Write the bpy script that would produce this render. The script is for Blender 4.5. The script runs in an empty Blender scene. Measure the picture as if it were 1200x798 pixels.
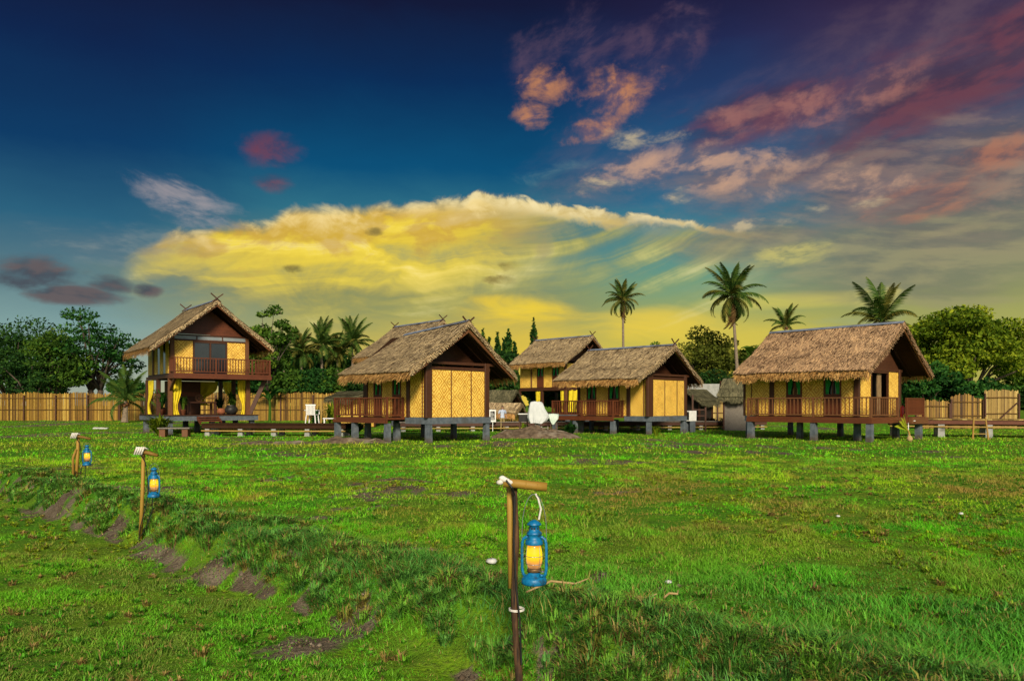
import bpy, math, random
import numpy as np
from mathutils import Vector, Matrix

R = math.radians
rng = np.random.default_rng(7)
random.seed(7)
S = bpy.context.scene
COL = S.collection

# ------------------------------------------------------------------ camera
F, HOR, HC = 900.0, 475.0, 1.5          # focal length in photo pixels, horizon row, eye height
cd = bpy.data.cameras.new('camera')
cam = bpy.data.objects.new('camera', cd)
COL.objects.link(cam)
cam.location = (0, 0, HC)
cam.rotation_euler = (R(90), 0, 0)
cd.sensor_width = 36.0
cd.lens = 36.0 * F / 1200.0
cd.shift_y = (HOR - 399.0) / 1200.0
cd.clip_start, cd.clip_end = 0.05, 6000
S.camera = cam
S.view_settings.view_transform = 'Standard'
S.view_settings.look = 'None'
S.view_settings.gamma = 1
S.view_settings.exposure = 0.0
S.view_settings.use_curve_mapping = False

SUN_EL, SUN_AZ = R(27), R(176)           # azimuth clockwise from +Y: the sun is low behind the viewer
sunpos = Vector((math.sin(SUN_AZ) * math.cos(SUN_EL), math.cos(SUN_AZ) * math.cos(SUN_EL), math.sin(SUN_EL)))
ld = bpy.data.lights.new('sun', 'SUN')
ld.energy = 4.9
ld.angle = R(11)
ld.color = (1.0, 0.87, 0.66)
sun = bpy.data.objects.new('sun', ld)
COL.objects.link(sun)
sun.rotation_euler = (-sunpos).to_track_quat('-Z', 'Y').to_euler()


def lin(r, g, b):
    f = lambda c: (c / 255 / 12.92) if c / 255 <= 0.04045 else ((c / 255 + 0.055) / 1.055) ** 2.4
    return (f(r), f(g), f(b), 1.0)


# ------------------------------------------------------------------ node expressions
class X:
    def __init__(s, t, sock): s.t, s.s = t, sock
    def m(s, op, o=None, o2=None):
        n = s.t.nodes.new('ShaderNodeMath'); n.operation = op
        for i, v in enumerate((s, o, o2)):
            if v is None: continue
            if isinstance(v, X): s.t.links.new(v.s, n.inputs[i])
            else: n.inputs[i].default_value = v
        return X(s.t, n.outputs[0])
    def __add__(s, o): return s.m('ADD', o)
    def __radd__(s, o): return s.m('ADD', o)
    def __sub__(s, o): return s.m('SUBTRACT', o)
    def __rsub__(s, o): return (s * -1.0) + o
    def __mul__(s, o): return s.m('MULTIPLY', o)
    def __rmul__(s, o): return s.m('MULTIPLY', o)
    def __truediv__(s, o): return s.m('DIVIDE', o)
    def clamp(s): return s.m('MAXIMUM', 0.0).m('MINIMUM', 1.0)


def smooth(x, a, b, lo=0.0, hi=1.0):
    n = x.t.nodes.new('ShaderNodeMapRange'); n.interpolation_type = 'SMOOTHSTEP'
    x.t.links.new(x.s, n.inputs[0])
    for i, v in enumerate((a, b, lo, hi)): n.inputs[i + 1].default_value = v
    return X(x.t, n.outputs[0])


def vec(t, a, b, c=0.0):
    n = t.nodes.new('ShaderNodeCombineXYZ')
    for i, v in enumerate((a, b, c)):
        if isinstance(v, X): t.links.new(v.s, n.inputs[i])
        else: n.inputs[i].default_value = v
    return n.outputs[0]


def noise(t, v, scale=1.0, detail=4.0, rough=0.55, dist=0.0, out='Fac'):
    n = t.nodes.new('ShaderNodeTexNoise')
    if v is not None: t.links.new(v, n.inputs['Vector'])
    n.inputs['Scale'].default_value = scale; n.inputs['Detail'].default_value = detail
    n.inputs['Roughness'].default_value = rough; n.inputs['Distortion'].default_value = dist
    return X(t, n.outputs[out])


def mixc(t, f, a, b, mode='MIX'):
    n = t.nodes.new('ShaderNodeMix'); n.data_type = 'RGBA'; n.blend_type = mode
    for sock, v in ((n.inputs[0], f), (n.inputs[6], a), (n.inputs[7], b)):
        if isinstance(v, X): t.links.new(v.s, sock)
        elif hasattr(v, 'is_linked'): t.links.new(v, sock)
        elif isinstance(v, (int, float)): sock.default_value = v
        else: sock.default_value = v if len(v) == 4 else (*v, 1.0)
    return n.outputs[2]


def ramp(t, f, stops, interp='LINEAR'):
    n = t.nodes.new('ShaderNodeValToRGB'); cr = n.color_ramp; cr.interpolation = interp
    while len(cr.elements) > 1: cr.elements.remove(cr.elements[-1])
    for i, (p, c) in enumerate(stops):
        e = cr.elements[0] if i == 0 else cr.elements.new(p)
        e.position = p; e.color = c if len(c) == 4 else (*c, 1.0)
    t.links.new(f.s, n.inputs[0])
    return n.outputs[0]


def mixf(t, f, a, b):
    n = t.nodes.new('ShaderNodeMix'); n.data_type = 'FLOAT'
    for i, v in ((0, f), (2, a), (3, b)):
        if isinstance(v, X): t.links.new(v.s, n.inputs[i])
        else: n.inputs[i].default_value = v
    return X(t, n.outputs[0])


def curve(t, f, pts):
    """piecewise smooth curve: f in 0..1 -> value in 0..1"""
    n = t.nodes.new('ShaderNodeFloatCurve'); c = n.mapping.curves[0]
    pts = sorted(pts)
    c.points[0].location = pts[0]; c.points[1].location = pts[-1]
    for p in pts[1:-1]: c.points.new(*p)
    n.mapping.update(); t.links.new(f.s, n.inputs['Value'])
    return X(t, n.outputs[0])


# ------------------------------------------------------------------ sky
def pe(px, py):
    """photo pixel -> azimuth, elevation (radians)"""
    az = math.atan((px - 600) / F)
    return az, math.atan((HOR - py) / F * math.cos(az))


def build_sky():
    w = bpy.data.worlds.new('World'); S.world = w; w.use_nodes = True
    t = w.node_tree; t.nodes.clear()
    tc = t.nodes.new('ShaderNodeTexCoord')
    sp = t.nodes.new('ShaderNodeSeparateXYZ'); t.links.new(tc.outputs['Generated'], sp.inputs[0])
    dx, dy, dz = (X(t, sp.outputs[i]) for i in range(3))
    az = dx.m('ARCTAN2', dy)
    el = dz.m('ARCSINE')
    # gentle large-scale warp keeps every edge from looking drawn
    v3 = vec(t, az * 3.0, el * 7.0)
    wn = noise(t, v3, 2.2, 5, 0.55, 0.3)
    wn2 = noise(t, vec(t, az * 3.0, el * 7.0, 7.7), 2.6, 6, 0.6, 0.4)
    azw = az + (wn - 0.5) * 0.07
    elw = el + (wn2 - 0.5) * 0.035
    g = elw / 0.9
    E = lambda py: pe(600, py)[1] / 0.9
    L_ = ramp(t, g, [(E(475), lin(165, 170, 150)), (E(395), lin(128, 160, 158)), (E(345), lin(92, 125, 134)), (E(285), lin(44, 98, 126)), (E(205), lin(16, 60, 102)),
                     (E(100), lin(16, 38, 78)), (E(5), lin(21, 25, 54)), (1.0, lin(10, 12, 30))])
    C_ = ramp(t, g, [(E(475), lin(232, 200, 70)), (E(415), lin(198, 180, 88)), (E(385), lin(158, 160, 98)), (E(345), lin(132, 144, 104)), (E(300), lin(104, 138, 128)), (E(255), lin(50, 115, 135)),
                     (E(200), lin(13, 80, 120)), (E(100), lin(12, 46, 88)), (E(5), lin(20, 26, 56)), (1.0, lin(10, 12, 30))])
    R_ = ramp(t, g, [(E(475), lin(180, 172, 78)), (E(400), lin(170, 170, 92)), (E(350), lin(142, 148, 100)), (E(300), lin(112, 122, 106)), (E(250), lin(92, 108, 112)), (E(190), lin(72, 80, 104)),
                     (E(120), lin(68, 60, 90)), (E(60), lin(60, 46, 76)), (E(5), lin(42, 28, 58)), (1.0, lin(14, 10, 26))])
    Q_ = ramp(t, g, [(E(475), lin(222, 198, 66)), (E(400), lin(206, 190, 78)), (E(362), lin(150, 164, 104)), (E(330), lin(108, 154, 128)), (E(295), lin(66, 138, 144)), (E(240), lin(34, 112, 144)), (E(190), lin(36, 92, 132)),
                     (E(120), lin(34, 62, 106)), (E(60), lin(34, 42, 82)), (E(5), lin(32, 30, 62)), (1.0, lin(12, 11, 28))])
    c = mixc(t, smooth(azw, pe(110, 300)[0], pe(400, 300)[0]), L_, C_)
    c = mixc(t, smooth(azw, pe(610, 300)[0], pe(790, 300)[0]), c, Q_)
    c = mixc(t, smooth(azw, pe(830, 300)[0], pe(1090, 300)[0]), c, R_)

    ae = vec(t, az, el)

    def ell(px, py, rx, ry, rot=0.0):
        """1 at the centre of a tilted ellipse on the sky, falling to 0 at its edge and below 0 outside"""
        a0, e0 = pe(px, py)
        mp = t.nodes.new('ShaderNodeMapping'); mp.vector_type = 'TEXTURE'; t.links.new(ae, mp.inputs[0])
        mp.inputs['Location'].default_value = (a0, e0, 0); mp.inputs['Rotation'].default_value = (0, 0, R(rot))
        mp.inputs['Scale'].default_value = (rx / F * math.cos(a0) ** 2, ry / F * math.cos(a0), 1)
        d = t.nodes.new('ShaderNodeVectorMath'); d.operation = 'DOT_PRODUCT'
        t.links.new(mp.outputs[0], d.inputs[0]); t.links.new(mp.outputs[0], d.inputs[1])
        return X(t, d.outputs['Value']).m('MULTIPLY_ADD', -1.0, 1.0).m('MAXIMUM', -1.0)

    def field(sx, sy, rot, seed, detail=8, rough=0.62, dist=0.5, off=(0, 0)):
        mp = t.nodes.new('ShaderNodeMapping'); mp.vector_type = 'TEXTURE'; t.links.new(ae, mp.inputs[0])
        mp.inputs['Location'].default_value = (-off[0], -off[1], -seed); mp.inputs['Rotation'].default_value = (0, 0, R(rot))
        mp.inputs['Scale'].default_value = (1 / sx, 1 / sy, 1)
        return noise(t, mp.outputs[0], 1.0, detail, rough, dist)

    C = {}

    def layer(ells, light, dark, sx, sy, rot, seed, amp=3.4, thr=0.3, soft=0.9, k=1.0, dist=0.25, shade=5.0, rough=0.63, side='R'):
        """cloud bank: noise pushed over a threshold inside soft ellipses; lit from below right, grey on the far side"""
        w = ells[0]
        for q in ells[1:]: w = w.m('MAXIMUM', q)
        n_ = field(sx, sy, rot, seed, 8, rough, dist)
        n2 = field(sx, sy, rot, seed, 3, rough, dist, (0.012, -0.010))
        m_ = smooth(w * 0.9 + (n_ - 0.5) * amp, thr, thr + soft)
        sh = smooth((n_ - n2) * shade + (n_ - 0.5) * 1.2, -0.45, 0.45)
        col = mixc(t, sh, dark, light)
        paint(m_, col, k, side)

    def paint(m, col, k=1.0, side='B'):
        nonlocal c
        if side == 'B': c = mixc(t, m * k, c, col)
        else: C[side] = mixc(t, m * k, C[side], col)

    wsp = field(5, 24, -6, 4.1, 7, 0.6, 0.8)
    def glow(px, py, rx, ry, col, k, amp=1.6, soft=1.3, rot=0):
        paint(smooth(ell(px, py, rx, ry, rot) + (wsp - 0.5) * amp, -0.1, soft - 0.1), col, k)

    # --- warm glow low in the sky
    glow(330, 345, 260, 50, lin(146, 148, 92), 0.35)
    glow(590, 388, 120, 44, lin(246, 206, 52), 0.62)
    glow(600, 362, 70, 26, lin(255, 218, 50), 0.7, 2.6)
    glow(570, 352, 36, 10, lin(240, 205, 60), 0.7, 2.4)
    glow(770, 380, 100, 24, lin(248, 212, 68), 0.62, 2.4)
    glow(450, 388, 120, 22, lin(216, 190, 84), 0.35, 2.4)
    glow(940, 352, 150, 12, lin(222, 205, 92), 0.65, 2.0)
    glow(860, 400, 120, 26, lin(220, 198, 84), 0.4, 2.2)

    # --- the large yellow anvil cloud
    a0, a1 = pe(110, 300)[0], pe(930, 300)[0]
    af = ((az - a0) / (a1 - a0)).clamp()
    cv = lambda pts: [((pe(x, y)[0] - a0) / (a1 - a0), pe(x, y)[1] / 0.4) for x, y in pts]
    top = curve(t, af, cv([(110, 302), (150, 294), (180, 282), (200, 268), (240, 268), (265, 256), (310, 258), (345, 241), (400, 242), (440, 236), (470, 237), (520, 231), (545, 229), (562, 222), (585, 228), (600, 230), (660, 239), (720, 247), (780, 253), (840, 262), (900, 272), (930, 277)])) * 0.4
    bot = curve(t, af, cv([(110, 308), (150, 316), (190, 334), (260, 352), (350, 360), (450, 354), (560, 344), (640, 334), (720, 328), (800, 318), (870, 304), (930, 296)])) * 0.4
    bump = field(26, 34, 0, 2.2, 6, 0.58, 0.6)
    topn = top + (bump - 0.5) * 0.034
    th = (el - bot) / (top - bot + 0.012)
    right = smooth(az, pe(520, 300)[0], pe(690, 300)[0])
    # streaks: long, slightly climbing bands on the left, arcs falling back from the rim on the right
    warp = field(7, 12, 0, 6.6, 4, 0.55, 0.3) - 0.5
    cu, cvv = pe(600, -40)
    ru, rv = az - cu, el - cvv
    rad = (ru * ru * 0.7 + rv * rv).m('SQRT')
    lc = el - az * 0.06 + warp * 0.05
    sl = noise(t, vec(t, az * 3.0 + warp * 1.2, lc * 26.0, 3.0), 1.0, 7, 0.55, 0.5)
    sr = noise(t, vec(t, ru * 2.5, rad * 44.0 + warp * 1.0, 5.0), 1.0, 6, 0.55, 0.35)
    lump = field(10, 15, 8, 8.8, 7, 0.6, 0.6)
    sl2 = sl * 0.6 + lump * 0.4
    sr2 = sr * 0.62 + lump * 0.38
    sw = sl2 * (1.0 - right) + sr2 * right
    mtop = smooth(topn - el + (lump - 0.5) * 0.012, -0.002, 0.017)
    mbot = smooth((el - bot) + (sw - 0.5) * 0.30, -0.04, 0.10)
    ends = smooth(az + (bump - 0.5) * 0.03, pe(140, 300)[0], pe(165, 300)[0]) * (1.0 - smooth(az, pe(850, 300)[0], pe(935, 300)[0]))
    m = mtop * mbot * ends
    ylw = ramp(t, sl2, [(0.32, lin(138, 124, 62)), (0.41, lin(186, 158, 58)), (0.48, lin(228, 194, 54)), (0.55, lin(247, 220, 84)), (0.64, lin(255, 240, 168))])
    pal = ramp(t, sr2, [(0.36, lin(116, 132, 108)), (0.45, lin(142, 148, 100)), (0.53, lin(182, 174, 88)), (0.60, lin(218, 206, 116)), (0.68, lin(240, 228, 160))])
    body = mixc(t, right, ylw, pal)
    core = smooth(1.0 - (th - 0.34 + (sl2 - 0.5) * 1.6).m('ABSOLUTE') * 2.6, 0.1, 0.9) * (1.0 - smooth(az, pe(500, 300)[0], pe(640, 300)[0]))
    body = mixc(t, core * 0.65, body, lin(254, 220, 44))
    tan_ = smooth(th + (lump - 0.5) * 2.2, 0.45, 0.75) * (1.0 - smooth(th, 0.8, 1.0))
    body = mixc(t, tan_ * 0.7, body, mixc(t, right, lin(196, 152, 66), lin(150, 150, 112)))
    rim = smooth(th + (bump - 0.5) * 0.7 + (lump - 0.5) * 0.6, 0.70, 1.05)
    rimc = mixc(t, smooth(bump + (lump - 0.5) * 0.8, 0.34, 0.68), lin(206, 168, 92), lin(252, 226, 158))
    body = mixc(t, rim * 0.85, body, rimc)
    c = mixc(t, m * mixf(t, right * 0.25, 1.0, smooth(sr2, 0.34, 0.54)), c, body)

    # the creamy rolled rim that runs out to the thin right-hand tip
    dr = topn - el
    thick_ = mixf(t, smooth(az, pe(600, 300)[0], pe(900, 300)[0]), 0.020, 0.009)
    rb = smooth(dr, 0.0, 0.006) * (1.0 - smooth(dr / thick_ + (lump - 0.5) * 1.6, 0.55, 1.25))
    rb = rb * smooth(az, pe(430, 300)[0], pe(600, 300)[0]) * (1.0 - smooth(az + (bump - 0.5) * 0.05, pe(860, 300)[0], pe(930, 300)[0]))
    c = mixc(t, rb * 0.92, c, mixc(t, smooth(bump * 0.6 + lump * 0.4, 0.38, 0.60), lin(214, 186, 112), lin(250, 230, 172)))
    C['L'] = C['R'] = c
    # --- soft whitish wisp upper left of the cloud, dark scud
    layer([ell(222, 243, 80, 32, -14)], lin(168, 158, 160), lin(100, 114, 134), 10, 24, -14, 1.7, 3.4, 0.15, 1.4, 0.8, side='L')
    layer([ell(150, 288, 150, 26, 0)], lin(140, 148, 146), lin(98, 118, 128), 7, 24, 0, 2.7, 3.2, 0.0, 1.5, 0.65, side='L')
    layer([ell(45, 318, 78, 22, 3), ell(5, 326, 70, 14, 0), ell(130, 333, 36, 14, -6), ell(172, 340, 22, 10, 0), ell(95, 346, 66, 14, 0)], lin(100, 90, 92), lin(72, 76, 86), 10, 24, 0, 3.7, 2.8, 0.1, 1.0, 0.95, side='L')
    layer([ell(318, 178, 46, 26, 4), ell(322, 214, 30, 16)], lin(138, 60, 62), lin(80, 50, 74), 11, 18, 0, 4.7, 2.2, 0.15, 1.4, 0.8, side='L')
    layer([ell(439, 272, 17, 8), ell(343, 315, 20, 8), ell(604, 312, 28, 9), ell(596, 328, 40, 8)], lin(134, 118, 66), lin(86, 82, 56), 30, 50, 0, 5.7, 2.6, 0.3, 0.8, 0.85, side='L')
    # grey-brown veil and low haze bank on the right
    layer([ell(1040, 236, 240, 80, -6), ell(1170, 190, 170, 90, 12), ell(890, 218, 110, 40, 0)], lin(158, 132, 114), lin(102, 90, 94), 5, 17, -8, 6.7, 3.8, -0.1, 1.35, 0.75)
    layer([ell(1060, 300, 240, 60, -4), ell(900, 285, 120, 26)], lin(152, 146, 112), lin(116, 118, 104), 4, 18, -4, 7.7, 3.0, -0.25, 1.3, 0.8)
    # broad soft mauve sheet behind the brighter clouds
    layer([ell(1010, 150, 330, 120, 8), ell(1150, 90, 220, 110, 14), ell(800, 190, 190, 50, 4)], lin(132, 106, 112), lin(78, 72, 96), 4, 9, 10, 21.7, 2.6, -0.15, 1.9, 0.6)
    # red band climbing to the upper right
    layer([ell(1100, 100, 230, 60, 17), ell(1190, 55, 130, 60, 18), ell(900, 132, 130, 34, 8)], lin(112, 62, 74), lin(66, 46, 68), 7, 17, 14, 8.7, 3.2, -0.1, 1.6, 0.8)
    layer([ell(930, 132, 130, 30, 4), ell(1020, 108, 110, 24, 12), ell(870, 138, 60, 18, 0)], lin(164, 112, 104), lin(98, 74, 90), 11, 20, 8, 9.7, 3.6, 0.1, 1.5, 0.8)
    # peach band in the middle
    layer([ell(790, 193, 140, 24, 6), ell(895, 200, 110, 36, -4), ell(985, 212, 110, 28, -8)], lin(208, 164, 134), lin(116, 104, 112), 12, 21, 3, 10.7, 3.6, -0.05, 1.5, 0.85)
    layer([ell(1160, 185, 80, 26, 12), ell(1100, 225, 100, 30, 6)], lin(176, 116, 92), lin(110, 86, 90), 8, 20, 10, 11.7, 3.6, 0.1, 1.3, 0.75)
    # orange puffs
    layer([ell(768, 60, 78, 46, 30), ell(720, 145, 80, 22, 10), ell(660, 70, 90, 50, 20)], lin(100, 78, 98), lin(58, 58, 90), 10, 17, 20, 12.7, 4.0, 0.15, 1.5, 0.75)
    layer([ell(645, 103, 46, 24, -6), ell(722, 108, 58, 36, 8), ell(628, 134, 30, 17), ell(698, 150, 50, 17, 10)], lin(206, 138, 92), lin(128, 98, 108), 17, 24, 10, 13.7, 3.4, 0.15, 1.4, 0.85)
    layer([ell(725, 98, 42, 20, 6)], lin(240, 152, 62), lin(196, 110, 70), 15, 24, 10, 14.7, 2.88, 0.40, 1.10, 0.7)
    # small pale puffs lower down
    layer([ell(790, 230, 22, 12), ell(690, 216, 50, 12), ell(925, 258, 50, 12), ell(1018, 237, 40, 12), ell(870, 262, 60, 10), ell(960, 246, 40, 10), ell(760, 160, 80, 16)], lin(206, 186, 146), lin(128, 128, 126), 14, 30, 4, 15.7, 4.0, 0.25, 1.2, 0.75)
    layer([ell(930, 298, 74, 20, 6), ell(1035, 345, 60, 16)], lin(206, 194, 112), lin(132, 138, 100), 10, 26, 4, 16.7, 3.02, 0.28, 1.10, 0.85)
    layer([ell(850, 338, 110, 18, 2), ell(1010, 376, 110, 12, 2)], lin(140, 168, 150), lin(100, 140, 140), 8, 28, 2, 17.7, 3.02, 0.40, 1.54, 0.5)
    layer([ell(730, 262, 150, 16, -6), ell(640, 205, 100, 14, 10)], lin(120, 150, 150), lin(60, 112, 138), 8, 34, -6, 18.7, 3.60, 0.44, 1.65, 0.6, 0.9)

    nis = t.nodes.new('ShaderNodeTexSky'); nis.sky_type = 'NISHITA'; nis.sun_disc = False
    nis.sun_elevation = SUN_EL; nis.sun_rotation = SUN_AZ
    b1 = t.nodes.new('ShaderNodeBackground'); b1.inputs[1].default_value = 0.09
    t.links.new(nis.outputs[0], b1.inputs[0])
    def bg(col):
        b = t.nodes.new('ShaderNodeBackground'); b.inputs[1].default_value = 1.0
        if hasattr(col, 'is_linked'): t.links.new(col, b.inputs[0])
        else: b.inputs[0].default_value = col
        return b.outputs[0]

    def mixs(f, p, q):
        n = t.nodes.new('ShaderNodeMixShader'); t.links.new(f.s, n.inputs[0]); t.links.new(p, n.inputs[1]); t.links.new(q, n.inputs[2]); return n.outputs[0]
    front = mixs(smooth(az, pe(585, 300)[0], pe(612, 300)[0]), bg(C['L']), bg(C['R']))
    front = mixs(smooth(el, pe(600, -40)[1], pe(600, -150)[1]), front, bg(lin(20, 20, 44)))      # plain dark blue overhead
    front = mixs(smooth(el, -0.06, 0.0), bg(lin(120, 112, 60)), front)
    sky = mixs(smooth(dy, -0.35, 0.25), b1.outputs[0], front)         # sunset half in front, clear daylight half behind
    w.cycles.sampling_method = 'MANUAL'; w.cycles.sample_map_resolution = 512
    out = t.nodes.new('ShaderNodeOutputWorld'); t.links.new(sky, out.inputs[0])


build_sky()


# ------------------------------------------------------------------ materials
def newmat(name):
    m = bpy.data.materials.new(name); m.use_nodes = True
    t = m.node_tree; t.nodes.clear()
    o = t.nodes.new('ShaderNodeOutputMaterial')
    return m, t, o


def attr(t, name, out='Fac'):
    n = t.nodes.new('ShaderNodeAttribute'); n.attribute_name = name
    return X(t, n.outputs[out])


def bsdf(t, o, col, rough=0.8, bump=None, bstr=0.4, bdist=0.02, metal=0.0, spec=0.3, rough_s=None):
    p = t.nodes.new('ShaderNodeBsdfPrincipled')
    if hasattr(col, 'is_linked'): t.links.new(col, p.inputs['Base Color'])
    else: p.inputs['Base Color'].default_value = col if len(col) == 4 else (*col, 1)
    p.inputs['Roughness'].default_value = rough
    if rough_s is not None: t.links.new(rough_s.s, p.inputs['Roughness'])
    p.inputs['Metallic'].default_value = metal
    p.inputs['Specular IOR Level'].default_value = spec
    if bump is not None:
        b = t.nodes.new('ShaderNodeBump'); b.inputs['Strength'].default_value = bstr; b.inputs['Distance'].default_value = bdist
        t.links.new(bump.s, b.inputs['Height']); t.links.new(b.outputs[0], p.inputs['Normal'])
    t.links.new(p.outputs[0], o.inputs[0])
    return p


def objco(t):
    return t.nodes.new('ShaderNodeTexCoord').outputs['Object']


def mapped(t, v, sx, sy, sz):
    n = t.nodes.new('ShaderNodeMapping'); n.inputs['Scale'].default_value = (sx, sy, sz)
    t.links.new(v, n.inputs[0]); return n.outputs[0]


def mat_var(name, stops, rough=0.85, nscale=3.0, nk=0.35, spec=0.2, transl=0.0):
    """colour runs along stops by the per-piece 'var' value, shifted by broad noise"""
    m, t, o = newmat(name)
    v = attr(t, 'var'); n = noise(t, objco(t), nscale, 4, 0.6)
    c = ramp(t, (v + (n - 0.5) * nk).clamp(), stops)
    p = bsdf(t, o, c, rough, spec=spec)
    if transl:
        tr = t.nodes.new('ShaderNodeBsdfTranslucent'); t.links.new(c, tr.inputs[0])
        mx = t.nodes.new('ShaderNodeMixShader'); mx.inputs[0].default_value = transl
        t.links.new(p.outputs[0], mx.inputs[1]); t.links.new(tr.outputs[0], mx.inputs[2]); t.links.new(mx.outputs[0], o.inputs[0])
    return m


def mat_noise(name, c1, c2, scale=6.0, rough=0.8, st=(1, 1, 1), bump=0.3, c3=None, spec=0.25, metal=0.0):
    m, t, o = newmat(name)
    n = noise(t, mapped(t, objco(t), *st), scale, 6, 0.62)
    c = mixc(t, smooth(n, 0.32, 0.68), c1, c2)
    if c3 is not None:
        c = mixc(t, smooth(noise(t, objco(t), scale * 0.35, 5, 0.6), 0.52, 0.68), c, c3)
    bsdf(t, o, c, rough, n, bump, 0.01, metal, spec)
    return m


def uvsock(t):
    n = t.nodes.new('ShaderNodeUVMap'); n.uv_map = 'UVMap'; return n.outputs[0]


def mat_weave(name, base, dark, light):
    """split-bamboo matting woven in nested diamonds; UV is in metres"""
    m, t, o = newmat(name)
    sp = t.nodes.new('ShaderNodeSeparateXYZ'); t.links.new(uvsock(t), sp.inputs[0])
    wob = noise(t, uvsock(t), 1.6, 0, 0.5)
    u, v = X(t, sp.outputs[0]) + (wob - 0.5) * 0.10, X(t, sp.outputs[1]) + (wob - 0.5) * 0.12
    fade = smooth(noise(t, uvsock(t), 1.7, 4, 0.6), 0.34, 0.62)
    dia = (u / 0.27).m('PINGPONG', 1.0) + (v / 0.31).m('PINGPONG', 1.0)      # nested diamonds
    ringv = (dia * 2.0).m('FRACT')
    ring = smooth(ringv.m('SUBTRACT', 0.5).m('ABSOLUTE'), 0.16, 0.34)
    strip = ((u / 0.028).m('FRACT') - 0.5).m('ABSOLUTE')
    strip2 = ((v / 0.028).m('FRACT') - 0.5).m('ABSOLUTE')
    gap = smooth(strip, 0.36, 0.48) * ring + smooth(strip2, 0.36, 0.48) * (1.0 - ring)
    n = noise(t, uvsock(t), 3.0, 5, 0.6); n2 = noise(t, uvsock(t), 40.0, 3, 0.6)
    stain = noise(t, uvsock(t), 1.3, 5, 0.65)
    c = mixc(t, ring * (0.70 + 0.30 * fade), light, base)
    c = mixc(t, gap * 0.3, c, dark)
    c = mixc(t, smooth(n, 0.4, 0.7) * 0.35, c, dark)
    c = mixc(t, smooth(noise(t, uvsock(t), 17.0, 3, 0.7), 0.52, 0.66) * 0.5, c, dark)
    c = mixc(t, smooth(stain, 0.56, 0.74) * 0.3, c, (0.2, 0.1, 0.025))
    bsdf(t, o, c, 0.6, ring * 0.6 - gap, 0.5, 0.012, spec=0.3)
    return m


def mat_wood(name, c1, c2, rough=0.55, scale=4.0, spec=0.35):
    m, t, o = newmat(name)
    co = uvsock(t)
    n = noise(t, mapped(t, co, 14, 1.6, 1), scale, 6, 0.65, 0.4)
    n2 = noise(t, mapped(t, co, 1.6, 14, 1), scale, 6, 0.65, 0.4)
    k = noise(t, objco(t), 1.1, 4, 0.6)
    f = (n * 0.5 + n2 * 0.5)
    c = mixc(t, smooth(f, 0.36, 0.64), c1, c2)
    c = mixc(t, smooth(k, 0.45, 0.75) * 0.4, c, (c1[0] * 0.55, c1[1] * 0.55, c1[2] * 0.55))
    v = attr(t, 'var')
    c = mixc(t, v * 0.35, c, c2)
    bsdf(t, o, c, rough, f, 0.3, 0.006, spec=spec)
    return m


M = {}
M['thatch'] = mat_var('thatch', [(0.0, (0.035, 0.022, 0.012)), (0.22, (0.17, 0.115, 0.058)), (0.5, (0.40, 0.295, 0.165)), (0.75, (0.57, 0.44, 0.25)), (1.0, (0.72, 0.54, 0.27))], 0.9, 1.6, 0.65)
M['thatch_red'] = mat_var('russet_thatch', [(0.0, (0.04, 0.022, 0.012)), (0.22, (0.18, 0.10, 0.052)), (0.5, (0.40, 0.26, 0.145)), (0.75, (0.57, 0.36, 0.19)), (1.0, (0.70, 0.46, 0.23))], 0.9, 0.9, 0.85)
M['thatch_old'] = mat_var('weathered_thatch', [(0.0, (0.03, 0.03, 0.016)), (0.4, (0.09, 0.085, 0.045)), (0.7, (0.15, 0.14, 0.075)), (1.0, (0.22, 0.19, 0.10))], 0.9, 2.0, 0.7)
M['fringe'] = mat_var('eave_straw', [(0.0, (0.08, 0.035, 0.012)), (0.35, (0.30, 0.15, 0.045)), (0.7, (0.50, 0.28, 0.085)), (1.0, (0.68, 0.42, 0.15))], 0.9, 2.5, 0.6)
M['weave'] = mat_weave('woven_bamboo', (0.60, 0.275, 0.022), (0.28, 0.11, 0.010), (0.97, 0.69, 0.14))
M['dark_wood'] = mat_wood('dark_wood', (0.028, 0.010, 0.005), (0.085, 0.030, 0.012))
M['red_wood'] = mat_wood('red_wood', (0.060, 0.016, 0.007), (0.15, 0.043, 0.015), 0.5)
M['brown_wood'] = mat_wood('brown_wood', (0.075, 0.029, 0.011), (0.18, 0.072, 0.025), 0.6)
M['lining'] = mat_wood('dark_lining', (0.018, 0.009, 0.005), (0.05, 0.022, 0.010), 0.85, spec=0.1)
M['old_wood'] = mat_wood('grey_wood', (0.10, 0.085, 0.07), (0.24, 0.21, 0.17), 0.8)
M['concrete'] = mat_noise('painted_concrete', (0.070, 0.088, 0.106), (0.115, 0.135, 0.155), 5.0, 0.85, bump=0.25, c3=(0.075, 0.08, 0.08))
M['pale_concrete'] = mat_noise('pale_concrete', (0.24, 0.245, 0.235), (0.34, 0.34, 0.32), 4.0, 0.9, bump=0.25, c3=(0.16, 0.16, 0.14))
M['bamboo'] = mat_var('bamboo', [(0.0, (0.05, 0.022, 0.005)), (0.35, (0.17, 0.088, 0.013)), (0.7, (0.31, 0.18, 0.026)), (1.0, (0.50, 0.34, 0.07))], 0.65, 5.0, 0.35, spec=0.35)
M['pale_bamboo'] = mat_var('pale_bamboo', [(0.0, (0.14, 0.08, 0.018)), (0.5, (0.32, 0.205, 0.045)), (1.0, (0.54, 0.40, 0.13))], 0.6, 5.0, 0.35, spec=0.35)
M['ridge'] = mat_noise('zinc_ridge', (0.20, 0.25, 0.33), (0.34, 0.38, 0.46), 3.0, 0.45, bump=0.1, c3=(0.16, 0.16, 0.17), metal=0.4)
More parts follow.
